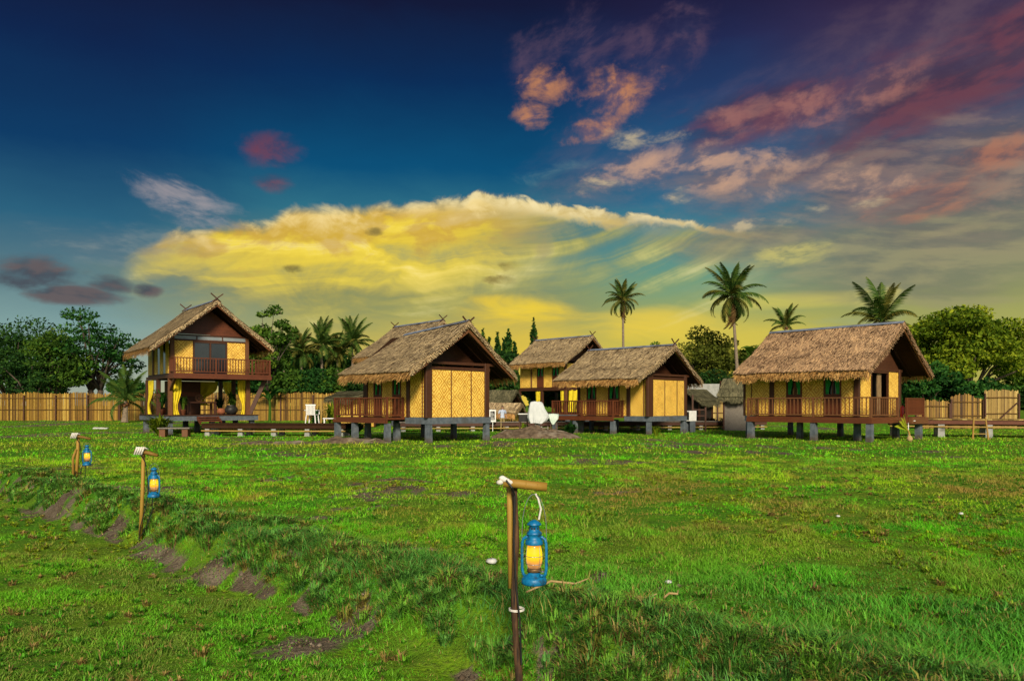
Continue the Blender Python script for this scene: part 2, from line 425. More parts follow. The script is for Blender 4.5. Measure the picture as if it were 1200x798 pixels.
M['dark_glass'] = mat_noise('dark_glass', (0.012, 0.016, 0.020), (0.02, 0.024, 0.028), 1.0, 0.08, bump=0.0, spec=0.8)
M['frieze_glass'] = mat_noise('frosted_glass', (0.17, 0.20, 0.22), (0.24, 0.27, 0.28), 1.2, 0.25, bump=0.0, spec=0.6)
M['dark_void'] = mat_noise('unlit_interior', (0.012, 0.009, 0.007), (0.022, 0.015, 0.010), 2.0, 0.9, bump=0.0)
M['yellow_cloth'] = mat_noise('yellow_cloth', (0.56, 0.42, 0.012), (0.70, 0.55, 0.025), 5.0, 0.85, bump=0.1)
M['green_cloth'] = mat_noise('green_cloth', (0.012, 0.22, 0.05), (0.03, 0.34, 0.07), 5.0, 0.8, bump=0.1)
M['beige_cloth'] = mat_noise('beige_cloth', (0.16, 0.10, 0.05), (0.26, 0.17, 0.08), 5.0, 0.85, bump=0.1)
M['white_cloth'] = mat_noise('white_sheet', (0.46, 0.49, 0.49), (0.54, 0.57, 0.56), 4.0, 0.8, bump=0.05)
M['pale_green_cloth'] = mat_noise('pale_green_sheet', (0.40, 0.50, 0.44), (0.55, 0.62, 0.55), 4.0, 0.8, bump=0.3)
M['white_paint'] = mat_noise('white_paint', (0.66, 0.66, 0.63), (0.78, 0.78, 0.75), 6.0, 0.55, bump=0.05)
M['black_paint'] = mat_noise('black_paint', (0.012, 0.012, 0.012), (0.025, 0.024, 0.022), 6.0, 0.5, bump=0.05)
M['red_paint'] = mat_noise('red_paint', (0.42, 0.02, 0.015), (0.52, 0.035, 0.02), 6.0, 0.35, bump=0.02, spec=0.5)
M['blue_cloth'] = mat_noise('pale_blue_cloth', (0.35, 0.42, 0.58), (0.48, 0.54, 0.66), 6.0, 0.8, bump=0.1)
M['blue_paint'] = mat_noise('blue_lantern_paint', (0.0, 0.10, 0.26), (0.004, 0.17, 0.36), 60.0, 0.42, bump=0.15, c3=(0.01, 0.06, 0.12), spec=0.4)
M['burner'] = mat_noise('sooty_brass', (0.10, 0.06, 0.03), (0.22, 0.13, 0.06), 30.0, 0.5, bump=0.1, metal=0.6)
M['wire'] = mat_noise('steel_wire', (0.20, 0.21, 0.22), (0.34, 0.35, 0.36), 30.0, 0.45, bump=0.02, metal=0.7)
M['char'] = mat_noise('charred_stick', (0.010, 0.008, 0.007), (0.13, 0.065, 0.028), 7.0, 0.7, (9, 9, 0.7), 0.6, c3=(0.012, 0.009, 0.008))
M['cable'] = mat_noise('black_cable', (0.010, 0.010, 0.010), (0.02, 0.02, 0.02), 9.0, 0.5, bump=0.0)
M['rag'] = mat_noise('white_rag', (0.52, 0.49, 0.44), (0.68, 0.66, 0.60), 18.0, 0.9, bump=0.3)
M['terracotta'] = mat_noise('terracotta', (0.16, 0.055, 0.025), (0.26, 0.09, 0.04), 7.0, 0.8, bump=0.1)
M['dirt'] = mat_noise('dug_soil', (0.060, 0.042, 0.026), (0.16, 0.115, 0.075), 5.0, 0.95, bump=0.8, c3=(0.23, 0.19, 0.14))
M['stone'] = mat_noise('pale_stone', (0.36, 0.36, 0.34), (0.58, 0.58, 0.55), 6.0, 0.9, bump=0.5)
M['straw'] = mat_noise('dry_straw', (0.30, 0.20, 0.08), (0.44, 0.32, 0.15), 20.0, 0.9, bump=0.1)
M['bark'] = mat_noise('bark', (0.045, 0.033, 0.024), (0.12, 0.095, 0.07), 5.0, 0.95, (3, 3, 0.6), 0.7)
M['pale_bark'] = mat_noise('pale_palm_bark', (0.13, 0.10, 0.07), (0.26, 0.20, 0.14), 5.0, 0.95, (1, 1, 4), 0.6)


def leafmat(name, stops, transl=0.35):
    return mat_var(name, stops, 0.75, 0.6, 0.7, 0.12, transl)


M['leaf_dark'] = leafmat('dark_leaves', [(0, (0.008, 0.026, 0.007)), (0.5, (0.020, 0.070, 0.012)), (1, (0.07, 0.16, 0.02))])
M['leaf_deep'] = leafmat('deep_green_leaves', [(0, (0.008, 0.034, 0.008)), (0.5, (0.022, 0.095, 0.015)), (1, (0.07, 0.19, 0.025))])
M['leaf_mid'] = leafmat('green_leaves', [(0, (0.024, 0.060, 0.008)), (0.5, (0.060, 0.14, 0.014)), (1, (0.15, 0.24, 0.022))])
M['leaf_olive'] = leafmat('yellow_green_leaves', [(0, (0.045, 0.062, 0.008)), (0.5, (0.10, 0.125, 0.014)), (1, (0.19, 0.20, 0.025))])
M['leaf_bright'] = leafmat('bright_green_leaves', [(0, (0.030, 0.075, 0.006)), (0.5, (0.14, 0.215, 0.010)), (1, (0.34, 0.39, 0.02))])  # the brightest yellow-green leaf colour
M['frond'] = leafmat('palm_leaflets', [(0, (0.016, 0.045, 0.010)), (0.5, (0.05, 0.105, 0.014)), (1, (0.16, 0.19, 0.03))], 0.25)
M['frond_brown'] = leafmat('yellow_brown_palm_leaflets', [(0, (0.028, 0.036, 0.008)), (0.5, (0.09, 0.10, 0.014)), (1, (0.28, 0.21, 0.04))], 0.25)  # yellow-brown leaflet colour, mixed among the green fronds
M['frond_dead'] = leafmat('dead_palm_leaflets', [(0, (0.05, 0.026, 0.008)), (0.5, (0.11, 0.062, 0.02)), (1, (0.2, 0.12, 0.04))], 0.2)


# ------------------------------------------------------------------ mesh builder
class MB:
    def __init__(s): s.v, s.f, s.var, s.cur = [], [], [], 0.5
    def add(s, vs, fs):
        b = len(s.v); s.v += [tuple(v) for v in vs]; s.var += [s.cur] * len(vs)
        s.f += [tuple(i + b for i in f) for f in fs]
    def box(s, x0, x1, y0, y1, z0, z1, taper=0.0):
        t = taper
        s.add([(x0 - t, y0 - t, z0), (x1 + t, y0 - t, z0), (x1 + t, y1 + t, z0), (x0 - t, y1 + t, z0), (x0, y0, z1), (x1, y0, z1), (x1, y1, z1), (x0, y1, z1)],
              [(0, 3, 2, 1), (4, 5, 6, 7), (0, 1, 5, 4), (1, 2, 6, 5), (2, 3, 7, 6), (3, 0, 4, 7)])
    def bbox(s, x0, x1, y0, y1, z0, z1, b=0.01):
        """box with chamfered edges"""
        xs, ys, zs = (x0, x0 + b, x1 - b, x1), (y0, y0 + b, y1 - b, y1), (z0, z0 + b, z1 - b, z1)
        V, idx = [], {}
        def g(i, j, k):
            key = (i, j, k)
            if key not in idx: idx[key] = len(V); V.append((xs[i], ys[j], zs[k]))
            return idx[key]
        Fs = []
        for z, flip in ((0, 1), (3, 0)):
            q = [g(1, 1, z), g(2, 1, z), g(2, 2, z), g(1, 2, z)]; Fs.append(q[::-1] if flip else q)
        for y, flip in ((0, 0), (3, 1)):
            q = [g(1, y, 1), g(2, y, 1), g(2, y, 2), g(1, y, 2)]; Fs.append(q[::-1] if flip else q)
        for x, flip in ((0, 1), (3, 0)):
            q = [g(x, 1, 1), g(x, 2, 1), g(x, 2, 2), g(x, 1, 2)]; Fs.append(q[::-1] if flip else q)
        for ys_, zs_ in ((0, 0), (0, 3), (3, 0), (3, 3)):
            Fs.append([g(1, ys_, 1 if zs_ == 0 else 2), g(2, ys_, 1 if zs_ == 0 else 2), g(2, 1 if ys_ == 0 else 2, zs_), g(1, 1 if ys_ == 0 else 2, zs_)])
        for xs_, zs_ in ((0, 0), (0, 3), (3, 0), (3, 3)):
            Fs.append([g(xs_, 1, 1 if zs_ == 0 else 2), g(xs_, 2, 1 if zs_ == 0 else 2), g(1 if xs_ == 0 else 2, 2, zs_), g(1 if xs_ == 0 else 2, 1, zs_)])
        for xs_, ys_ in ((0, 0), (0, 3), (3, 0), (3, 3)):
            Fs.append([g(xs_, 1 if ys_ == 0 else 2, 1), g(xs_, 1 if ys_ == 0 else 2, 2), g(1 if xs_ == 0 else 2, ys_, 2), g(1 if xs_ == 0 else 2, ys_, 1)])
        for a in (0, 3):
            for bb in (0, 3):
                for c in (0, 3):
                    i, j, k = (1 if a == 0 else 2), (1 if bb == 0 else 2), (1 if c == 0 else 2)
                    Fs.append([g(a, j, k), g(i, bb, k), g(i, j, c)])
        s.add(V, Fs)
    def bar(s, p, q, w, h=None, up=(0, 0, 1)):
        """square bar from p to q"""
        h = h or w
        p, q = Vector(p), Vector(q); d = (q - p).normalized(); up = Vector(up)
        if abs(d.dot(up)) > 0.98: up = Vector((0, 1, 0))
        a = d.cross(up).normalized() * (w / 2); b = a.cross(d).normalized() * (h / 2)
        s.add([p - a - b, p + a - b, p + a + b, p - a + b, q - a - b, q + a - b, q + a + b, q - a + b],
              [(0, 3, 2, 1), (4, 5, 6, 7), (0, 1, 5, 4), (1, 2, 6, 5), (2, 3, 7, 6), (3, 0, 4, 7)])
    def tube(s, pts, rad, n=8, cap=True):
        pts = [Vector(p) for p in pts]
        rad = [rad] * len(pts) if isinstance(rad, (int, float)) else rad
        vs, fs = [], []
        ref = Vector((0.13, 0.99, 0.05))
        for i, p in enumerate(pts):
            d = (pts[min(i + 1, len(pts) - 1)] - pts[max(i - 1, 0)]).normalized()
            if abs(d.dot(ref)) > 0.95: ref = Vector((1, 0.1, 0.05))
            a = d.cross(ref).normalized(); b = d.cross(a)
            for k in range(n):
                th = 2 * math.pi * k / n
                vs.append(p + (a * math.cos(th) + b * math.sin(th)) * rad[i])
        for i in range(len(pts) - 1):
            for k in range(n):
                fs.append((i * n + k, i * n + (k + 1) % n, (i + 1) * n + (k + 1) % n, (i + 1) * n + k))
        if cap: fs += [tuple(range(n))[::-1], tuple((len(pts) - 1) * n + k for k in range(n))]
        s.add(vs, fs)
    def lathe(s, prof, n=24, c=(0, 0, 0)):
        vs, fs = [], []
        for r, z in prof:
            for k in range(n):
                th = 2 * math.pi * k / n
                vs.append((c[0] + r * math.cos(th), c[1] + r * math.sin(th), c[2] + z))
        for i in range(len(prof) - 1):
            for k in range(n):
                fs.append((i * n + k, i * n + (k + 1) % n, (i + 1) * n + (k + 1) % n, (i + 1) * n + k))
        if prof[0][0] > 1e-4: fs.append(tuple(range(n))[::-1])
        if prof[-1][0] > 1e-4: fs.append(tuple((len(prof) - 1) * n + k for k in range(n)))
        s.add(vs, fs)
    def quad(s, a, b, c, d): s.add([a, b, c, d], [(0, 1, 2, 3)])
    def build(s, name, mat, parent=None, loc=None, smooth_=False):
        me = bpy.data.meshes.new(name); me.from_pydata(s.v, [], s.f); me.update()
        a = me.attributes.new('var', 'FLOAT', 'POINT'); a.data.foreach_set('value', np.array(s.var, np.float32))
        co = np.array(s.v, np.float32).reshape(-1, 3)
        li = np.empty(len(me.loops), np.int32); me.loops.foreach_get('vertex_index', li)
        nr = np.empty(len(me.polygons) * 3, np.float32); me.polygons.foreach_get('normal', nr); nr = np.abs(nr.reshape(-1, 3))
        tot = np.empty(len(me.polygons), np.int32); me.polygons.foreach_get('loop_total', tot)
        ax = np.repeat(nr.argmax(1), tot); P = co[li]
        uv = np.where((ax == 0)[:, None], P[:, [1, 2]], np.where((ax == 1)[:, None], P[:, [0, 2]], P[:, [0, 1]]))
        l = me.uv_layers.new(name='UVMap'); l.data.foreach_set('uv', uv.astype(np.float32).ravel())
        if smooth_: me.polygons.foreach_set('use_smooth', np.ones(len(me.polygons), bool))
        me.materials.append(mat)
        ob = bpy.data.objects.new(name, me); COL.objects.link(ob)
        if parent: ob.parent = parent
        if loc is not None: ob.location = loc
        return ob


def np_mesh(name, V, nper, faces_pat, mat, var, parent=None, tint=None):
    """many equal pieces: V (N,nper,3), faces_pat list of index tuples per piece"""
    N = len(V); me = bpy.data.meshes.new(name)
    me.vertices.add(N * nper); me.vertices.foreach_set('co', V.astype(np.float32).ravel())
    pat = np.concatenate([np.array(f) for f in faces_pat]); lens = np.array([len(f) for f in faces_pat])
    loops = (np.arange(N)[:, None] * nper + pat[None, :]).ravel().astype(np.int32)
    tot = np.tile(lens, N).astype(np.int32); start = np.concatenate([[0], np.cumsum(tot)[:-1]]).astype(np.int32)
    me.loops.add(len(loops)); me.loops.foreach_set('vertex_index', loops)
    me.polygons.add(len(tot)); me.polygons.foreach_set('loop_start', start); me.polygons.foreach_set('loop_total', tot)
    a = me.attributes.new('var', 'FLOAT', 'POINT'); a.data.foreach_set('value', np.repeat(var, nper).astype(np.float32))
    if tint is not None:
        a = me.attributes.new('tint', 'FLOAT_COLOR', 'POINT')
        a.data.foreach_set('color', np.repeat(np.concatenate([tint, np.ones((N, 1))], 1), nper, axis=0).astype(np.float32).ravel())
    me.update(calc_edges=True); me.materials.append(mat)
    ob = bpy.data.objects.new(name, me); COL.objects.link(ob)
    if parent: ob.parent = parent
    return ob


def tag(o, label=None, cat=None, group=None, kind=None):
    for k, v in (('label', label), ('category', cat), ('group', group), ('kind', kind)):
        if v: o[k] = v
    return o


def empty(name, loc, rz=0.0, label=None, cat=None, group=None):
    o = bpy.data.objects.new(name, None); COL.objects.link(o); o.empty_display_size = 0.2
    o.location = loc; o.rotation_euler = (0, 0, rz)
    return tag(o, label, cat, group)


# ------------------------------------------------------------------ noise and terrain
_tab = np.random.default_rng(3).random((64, 64))


def vn(x, y):
    x = np.asarray(x, float); y = np.asarray(y, float)
    xi, yi = np.floor(x).astype(int), np.floor(y).astype(int)
    fx, fy = x - xi, y - yi
    fx, fy = fx * fx * (3 - 2 * fx), fy * fy * (3 - 2 * fy)
    T = lambda a, b: _tab[a % 64, b % 64]
    return (T(xi, yi) * (1 - fx) + T(xi + 1, yi) * fx) * (1 - fy) + (T(xi, yi + 1) * (1 - fx) + T(xi + 1, yi + 1) * fx) * fy


def fb(x, y, o=4):
    s, a, n = 0, 1, 0
    for i in range(o):
        s = s + a * vn(x * 2 ** i + 13.7 * i, y * 2 ** i + 5.1 * i); n += a; a *= 0.5
    return s / n


def ss(a, b, x):
    t = np.clip((x - a) / (b - a), 0, 1); return t * t * (3 - 2 * t)


def ground_z(x, y):
    x = np.asarray(x, float); y = np.asarray(y, float)
    s = x + y + (fb(x * 0.55 + 3, y * 0.55, 3) - 0.5) * 0.9
    near = 1 - ss(17, 30, y)
    z = -0.33 * (1 - ss(4.95, 5.7, s)) * near
    z = z + (fb(x * 3.1 + 2, y * 3.1, 3) - 0.5) * 0.34 * np.exp(-((s - 5.45) / 0.45) ** 2) * near
    z = z + 0.09 * np.exp(-((s - 6.0) / 0.55) ** 2) * near
    z = z + (fb(x * 1.3, y * 1.3, 4) - 0.5) * 0.12 * (0.35 + 0.65 * ss(4.6, 5.3, s)) * (1 - 0.5 * ss(10, 30, y))
    z = z + (fb(x * 5, y * 5, 2) - 0.5) * 0.05 * (1 - ss(8, 20, y))
    z = z + 0.26 * ss(44, 62, y)
    return z


def bare(x, y):
    """0 grass .. 1 bare soil"""
    s = x + y + (fb(x * 0.55 + 3, y * 0.55, 3) - 0.5) * 0.9
    near = 1 - ss(15, 22, y)
    n = fb(x * 2.2 + 7, y * 2.2 + 9, 4)
    face = np.exp(-((s - 5.18) / 0.26) ** 2) * ss(0.42, 0.60, n) * near * 0.95
    n2 = fb(x * 1.1 + 31, y * 1.1 + 2, 4)
    crest = np.exp(-((s - 6.15) / 0.4) ** 2) * ss(0.50, 0.66, n2) * near
    b = face * 1.0 + crest * 0.9
    for px, py, rx, ry in PATCH:
        b = b + np.exp(-(((x - px) / rx) ** 2 + ((y - py) / ry) ** 2)) * ss(0.28, 0.6, n)
    n3 = fb(x * 0.45 + 5, y * 0.45 + 17, 4)
    b = b + 0.55 * ss(0.60, 0.72, n3) * ss(7, 12, y)
    return np.clip(b * (0.45 + 1.1 * ss(0.35, 0.6, fb(x * 6 + 3, y * 6, 3))), 0, 1)


def gp(px, py, zz=0.0):
    """ground point seen at a photo pixel"""
    D = (HC - zz) * F / (py - HOR)
    return ((px - 600) / F * D, D)


PATCH = [(*gp(150, 577), 1.1, 0.45), (*gp(80, 547), 1.3, 0.9), (*gp(445, 652), 0.75, 0.3), (*gp(690, 681), 0.5, 0.24), (*gp(740, 690), 0.4, 0.2), (*gp(465, 565), 0.9, 0.6), (*gp(545, 580), 0.8, 0.5),
         (*gp(330, 705), 0.4, 0.3), (*gp(250, 660, -.2), 0.5, 0.4)]


def build_ground():
    def axis(lo, hi, step, far, grow):
        a = list(np.arange(lo, hi + 1e-6, step)); d = step
        while a[-1] < far: d *= grow; a.append(a[-1] + d)
        d = step; 
        while a[0] > -far: d *= grow; a.insert(0, a[0] - d)
        return np.array(a)
    xs = axis(-10, 7, 0.075, 3000, 1.12); ys = axis(2.5, 15, 0.075, 3000, 1.10)
    GX, GY = np.meshgrid(xs, ys); Z = ground_z(GX, GY)
    nx, ny = len(xs), len(ys)
    V = np.stack([GX, GY, Z], -1).reshape(-1, 3)
    i = np.arange(nx - 1)[None, :] + np.arange(ny - 1)[:, None] * nx
    Fq = np.stack([i, i + 1, i + 1 + nx, i + nx], -1).reshape(-1, 4)
    me = bpy.data.meshes.new('ground'); me.from_pydata(V.tolist(), [], Fq.tolist())
    a = me.attributes.new('bare', 'FLOAT', 'POINT'); a.data.foreach_set('value', bare(V[:, 0], V[:, 1]).astype(np.float32))
    me.polygons.foreach_set('use_smooth', np.ones(len(me.polygons), bool))
    m, t, o = newmat('soil_and_turf')
    co = objco(t)
    n1 = noise(t, co, 0.35, 6, 0.6); n2 = noise(t, co, 3.0, 6, 0.65); n3 = noise(t, co, 22.0, 4, 0.7)
    turf = mixc(t, smooth(n1, 0.38, 0.62), (0.070, 0.260, 0.006), (0.15, 0.26, 0.010))
    turf = mixc(t, smooth(n2, 0.35, 0.7) * 0.5, turf, (0.045, 0.095, 0.012))
    turf = mixc(t, smooth(n3, 0.46, 0.66) * 0.35, turf, (0.10, 0.085, 0.03))
    soil = mixc(t, smooth(n2, 0.3, 0.7), (0.085, 0.062, 0.040), (0.22, 0.18, 0.125))
    soil = mixc(t, smooth(n3, 0.4, 0.7) * 0.5, soil, (0.06, 0.042, 0.028))
    c = mixc(t, smooth(attr(t, 'bare') + (n3 - 0.5) * 0.5, 0.25, 0.6), turf, soil)
    bsdf(t, o, c, 0.95, n2 * 0.6 + n3 * 0.8, 1.0, 0.07, spec=0.1)
    me.materials.append(m)
    ob = bpy.data.objects.new('ground', me); COL.objects.link(ob); tag(ob, kind='structure')


build_ground()


def build_grass():
    def field(N, d0, d1, power, hbase, wbase, name, seed, segs):
        r = np.random.default_rng(seed)
        u = r.random(N)
        D = (d0 ** power + u * (d1 ** power - d0 ** power)) ** (1 / power)
        x = (r.random(N) * 2 - 1) * (D * 0.72 + 0.8)
        # gather into tufts
        k = r.random(N) < 0.55
        x = np.where(k, np.round(x / 0.11) * 0.11 + r.normal(0, 0.03, N), x); D = np.where(k, np.round(D / 0.11) * 0.11 + r.normal(0, 0.03, N), D) if d1 < 14 else D
        b = bare(x, D); clump = fb(x * 2.6 + 71, D * 2.6 + 3, 3)
        tall = fb(x * 0.9 + 40, D * 0.9 + 11, 3)
        keep = (r.random(N) > np.minimum(b * 1.05, .80)) & (r.random(N) < 0.42 + 1.3 * ss(0.36, 0.6, fb(x * 1.7 + 3, D * 1.7, 3)))
        x, D, tall, b, clump = x[keep], D[keep], tall[keep], b[keep], clump[keep]; n = len(x)
        s = x + D
        bank = np.exp(-((s - 5.62) / 0.42) ** 2) * (1 - ss(14, 20, D)) + 0.5 * ss(5.3, 5.9, s) * (1 - ss(5.5, 8.0, D))
        strip = np.exp(-((D - 28.5) / 1.6) ** 2) * (x < -5) * 0.9
        lowf = (1 - ss(4.8, 5.2, s)) * (1 - ss(14, 22, D))
        h = hbase * (1 - 0.35 * lowf) * (0.45 + 1.1 * r.random(n) ** 1.5) * (0.5 + 1.1 * tall) * (1 + 1.0 * bank + 0.9 * strip) * (0.55 + 0.9 * ss(0.35, 0.65, clump))
        w = wbase * (0.6 + 0.8 * r.random(n))
        az = r.random(n) * 2 * np.pi; lean = (0.3 + 1.5 * r.random(n)) * h
        z0 = ground_z(x, D) - 0.006
        dx, dy = np.cos(az), np.sin(az); face = az + np.pi / 2 + r.normal(0, 0.5, n)
        wx, wy = np.cos(face) * w / 2, np.sin(face) * w / 2
        P0 = np.stack([x, D, z0], -1); W = np.stack([wx, wy, 0 * wx], -1)
        Pm = P0 + np.stack([dx * lean * 0.35, dy * lean * 0.35, h * 0.62], -1)
        Pt = P0 + np.stack([dx * lean, dy * lean, h * 0.95], -1)
        if segs == 2: V = np.stack([P0 - W, P0 + W, Pm + W * 0.8, Pm - W * 0.8, Pt], 1); pat = [(0, 1, 2, 3), (3, 2, 4)]
        else: V = np.stack([P0 - W, P0 + W, Pt], 1); pat = [(0, 1, 2)]
        # colour: fresh green with yellow, tan and dull blue-green patches
        q1 = fb(x * 0.30 + 9, D * 0.30 + 21, 4); q2 = fb(x * 1.1 + 50, D * 1.1, 3); q3 = r.random(n)
        fresh = np.array([0.10, 0.44, 0.006]); yel = np.array([0.28, 0.44, 0.010]); tan = np.array([0.30, 0.20, 0.06]); dull = np.array([0.070, 0.205, 0.042]); deep = np.array([0.045, 0.22, 0.012])
        c = fresh[None] * np.ones((n, 1))
        mixv = lambda c, k, d: c * (1 - k[:, None]) + d[None] * k[:, None]
        c = mixv(c, ss(0.44, 0.62, q1) * 0.85, yel)
        c = mixv(c, ss(0.50, 0.70, q2) * 0.7, deep)
        c = mixv(c, ss(0.52, 0.68, fb(x * 0.8 + 5, D * 0.5 + 33, 3)) * 0.75 * ss(6, 9, D), np.array([0.20, 0.46, 0.008]))
        c = mixv(c, (1 - ss(0.34, 0.46, clump)) * 0.5, np.array([0.05, 0.11, 0.014]))
        c = mixv(c, ss(0.55, 0.68, fb(x * 3.2 + 15, D * 2.4 + 90, 3)) * 0.7 * ss(7, 10, D), np.array([0.26, 0.17, 0.03]))
        mid = np.exp(-((D - 13) / 5.0) ** 2) * ss(-4, 2, x)
        c = mixv(c, mid * ss(0.42, 0.58, fb(x * 0.7 + 90, D * 0.45 + 7, 4)) * 0.95, np.array([0.24, 0.17, 0.035]))
        c = mixv(c, np.clip(bank * 1.15, 0, 1) * 0.8, dull)
        lowfield = (1 - ss(4.7, 5.3, s)) * (1 - ss(14, 22, D))
        c = mixv(c, lowfield * (0.25 + 0.5 * ss(0.4, 0.6, q2)), np.array([0.16, 0.215, 0.03]))
        c = mixv(c, strip * 0.8, np.array([0.24, 0.26, 0.02]))
        c = mixv(c, (q3 < 0.10 + 0.14 * b) * 0.8, tan)
        c = c * (0.80 + 0.8 * r.random((n, 1))) * (1 + .22 * ss(8, 13, D) * (1 - ss(34, 46, D)))[:, None]  # middle-distance turf lightened: sunlit glow put into the blade colour
        return V, pat, c
    m, t, o = newmat('grass_blades')
    n = t.nodes.new('ShaderNodeAttribute'); n.attribute_name = 'tint'
    p = bsdf(t, o, n.outputs['Color'], 0.6, spec=0.25)
    tr = t.nodes.new('ShaderNodeBsdfTranslucent'); t.links.new(n.outputs['Color'], tr.inputs[0])
    mx = t.nodes.new('ShaderNodeMixShader'); mx.inputs[0].default_value = 0.25
    t.links.new(p.outputs[0], mx.inputs[1]); t.links.new(tr.outputs[0], mx.inputs[2]); t.links.new(mx.outputs[0], o.inputs[0])
    V, pat, c = field(460000, 3.4, 9.5, 1.6, 0.036, 0.0056, 'grass', 11, 2)
    a = np_mesh('grass', V, 5, pat, m, np.zeros(len(V)), tint=c)
    tag(a, 'short green turf with dry tufts covering the near field and earth bank', 'grass', kind='stuff')
    # separate tufts: coarse ones on the bank, small ones breaking up the turf
    def tufts(cx, cy, size, nb, green, seed, name, label):
        r = np.random.default_rng(seed); k = np.repeat(np.arange(len(cx)), nb); n = len(k)
        a = r.random(n) * 6.283; rad = size[k] * .55 * r.random(n) ** .6
        x = cx[k] + np.cos(a) * rad; y = cy[k] + np.sin(a) * rad
        a = a + r.normal(0, .5, n); h = size[k] * (.55 + .8 * r.random(n)); out = h * (.25 + 1.0 * r.random(n))
        w = (.0048 + .0007 * y) * (.6 + .8 * r.random(n)); P0 = np.stack([x, y, ground_z(x, y) - .01], -1)
        W = np.stack([-np.sin(a) * w / 2, np.cos(a) * w / 2, 0 * w], -1); dv = np.stack([np.cos(a), np.sin(a), 0 * w], -1); Z = np.array([0, 0, 1.])
        Pm = P0 + dv * (out * .35)[:, None] + Z * (h * .7)[:, None]; Pt = P0 + dv * out[:, None] + Z * (h * (.5 + .5 * r.random(n)))[:, None]
        dry = r.random((n, 1)) < .10 + .25 * (r.random(len(cx)) < .15)[k][:, None]
        cb = np.where(dry, np.array([[.30, .22, .075]]), green[k]) * (.6 + .8 * r.random((n, 1)))
        o_ = np_mesh(name, np.stack([P0 - W, P0 + W, Pm + W * .85, Pm - W * .85, Pt], 1), 5, [(0, 1, 2, 3), (3, 2, 4)], m, np.zeros(n), tint=cb)
        tag(o_, label, 'grass', kind='stuff')
    r = np.random.default_rng(19); N = 2600
    D = 3.7 + 13.5 * r.random(N) ** 1.35; s_ = 5.08 + 1.5 * r.random(N); x = s_ - D; s_real = x + D + (fb(x * .55 + 3, D * .55, 3) - .5) * .9
    k = (np.abs(x) < D * .72 + .5) & (s_real > 5.05) & (s_real < 6.5) & (fb(x * 1.6 + 60, D * 1.6 + 8, 3) > .34) & (r.random(N) < .9 - .5 * ss(5.9, 6.4, s_real)); x, D = x[k], D[k]; n = len(x)
    q = r.random((n, 1)); g = np.array([[.085, .25, .046]]) * (1 - q) + np.array([[.16, .37, .028]]) * q; g = np.where(r.random((n, 1)) < .12, np.array([[.24, .23, .04]]), g)
    tufts(x, D, .05 + .075 * r.random(n), 70, g, 20, 'bank_grass', 'coarse uneven grass tufts growing on the earth bank')
    N = 5200; D = 3.6 + 15 * r.random(N) ** 1.2; x = (r.random(N) * 2 - 1) * (D * .72 + .5); k = (bare(x, D) < .4) & (fb(x * .9 + 12, D * .9 + 44, 3) > .40); x, D = x[k], D[k]; n = len(x)
    q = fb(x * .5 + 9, D * .5 + 21, 4)[:, None]; g = np.array([[.085, .30, .012]]) * (1 - ss(.42, .6, q)) + np.array([[.25, .34, .012]]) * ss(.42, .6, q); g = np.where(r.random((n, 1)) < .14, np.array([[.27, .19, .05]]), g)
    tufts(x, D, .03 + .045 * r.random(n) ** 2, 34, g, 21, 'turf_tufts', 'small bright grass tufts breaking up the short turf')
    V1, pat, c1 = field(300000, 9.0, 22, 1.5, 0.040, 0.011, 'grass', 12, 1)
    V2, pat, c2 = field(150000, 20, 62, 1.3, 0.055, 0.030, 'grass', 13, 1)
    V = np.concatenate([V1, V2]); c = np.concatenate([c1, c2])
    a = np_mesh('grass', V, 3, pat, m, np.zeros(len(V)), tint=c)
    tag(a, 'bright green turf covering the far field in front of the huts', 'grass', kind='stuff')


build_grass()


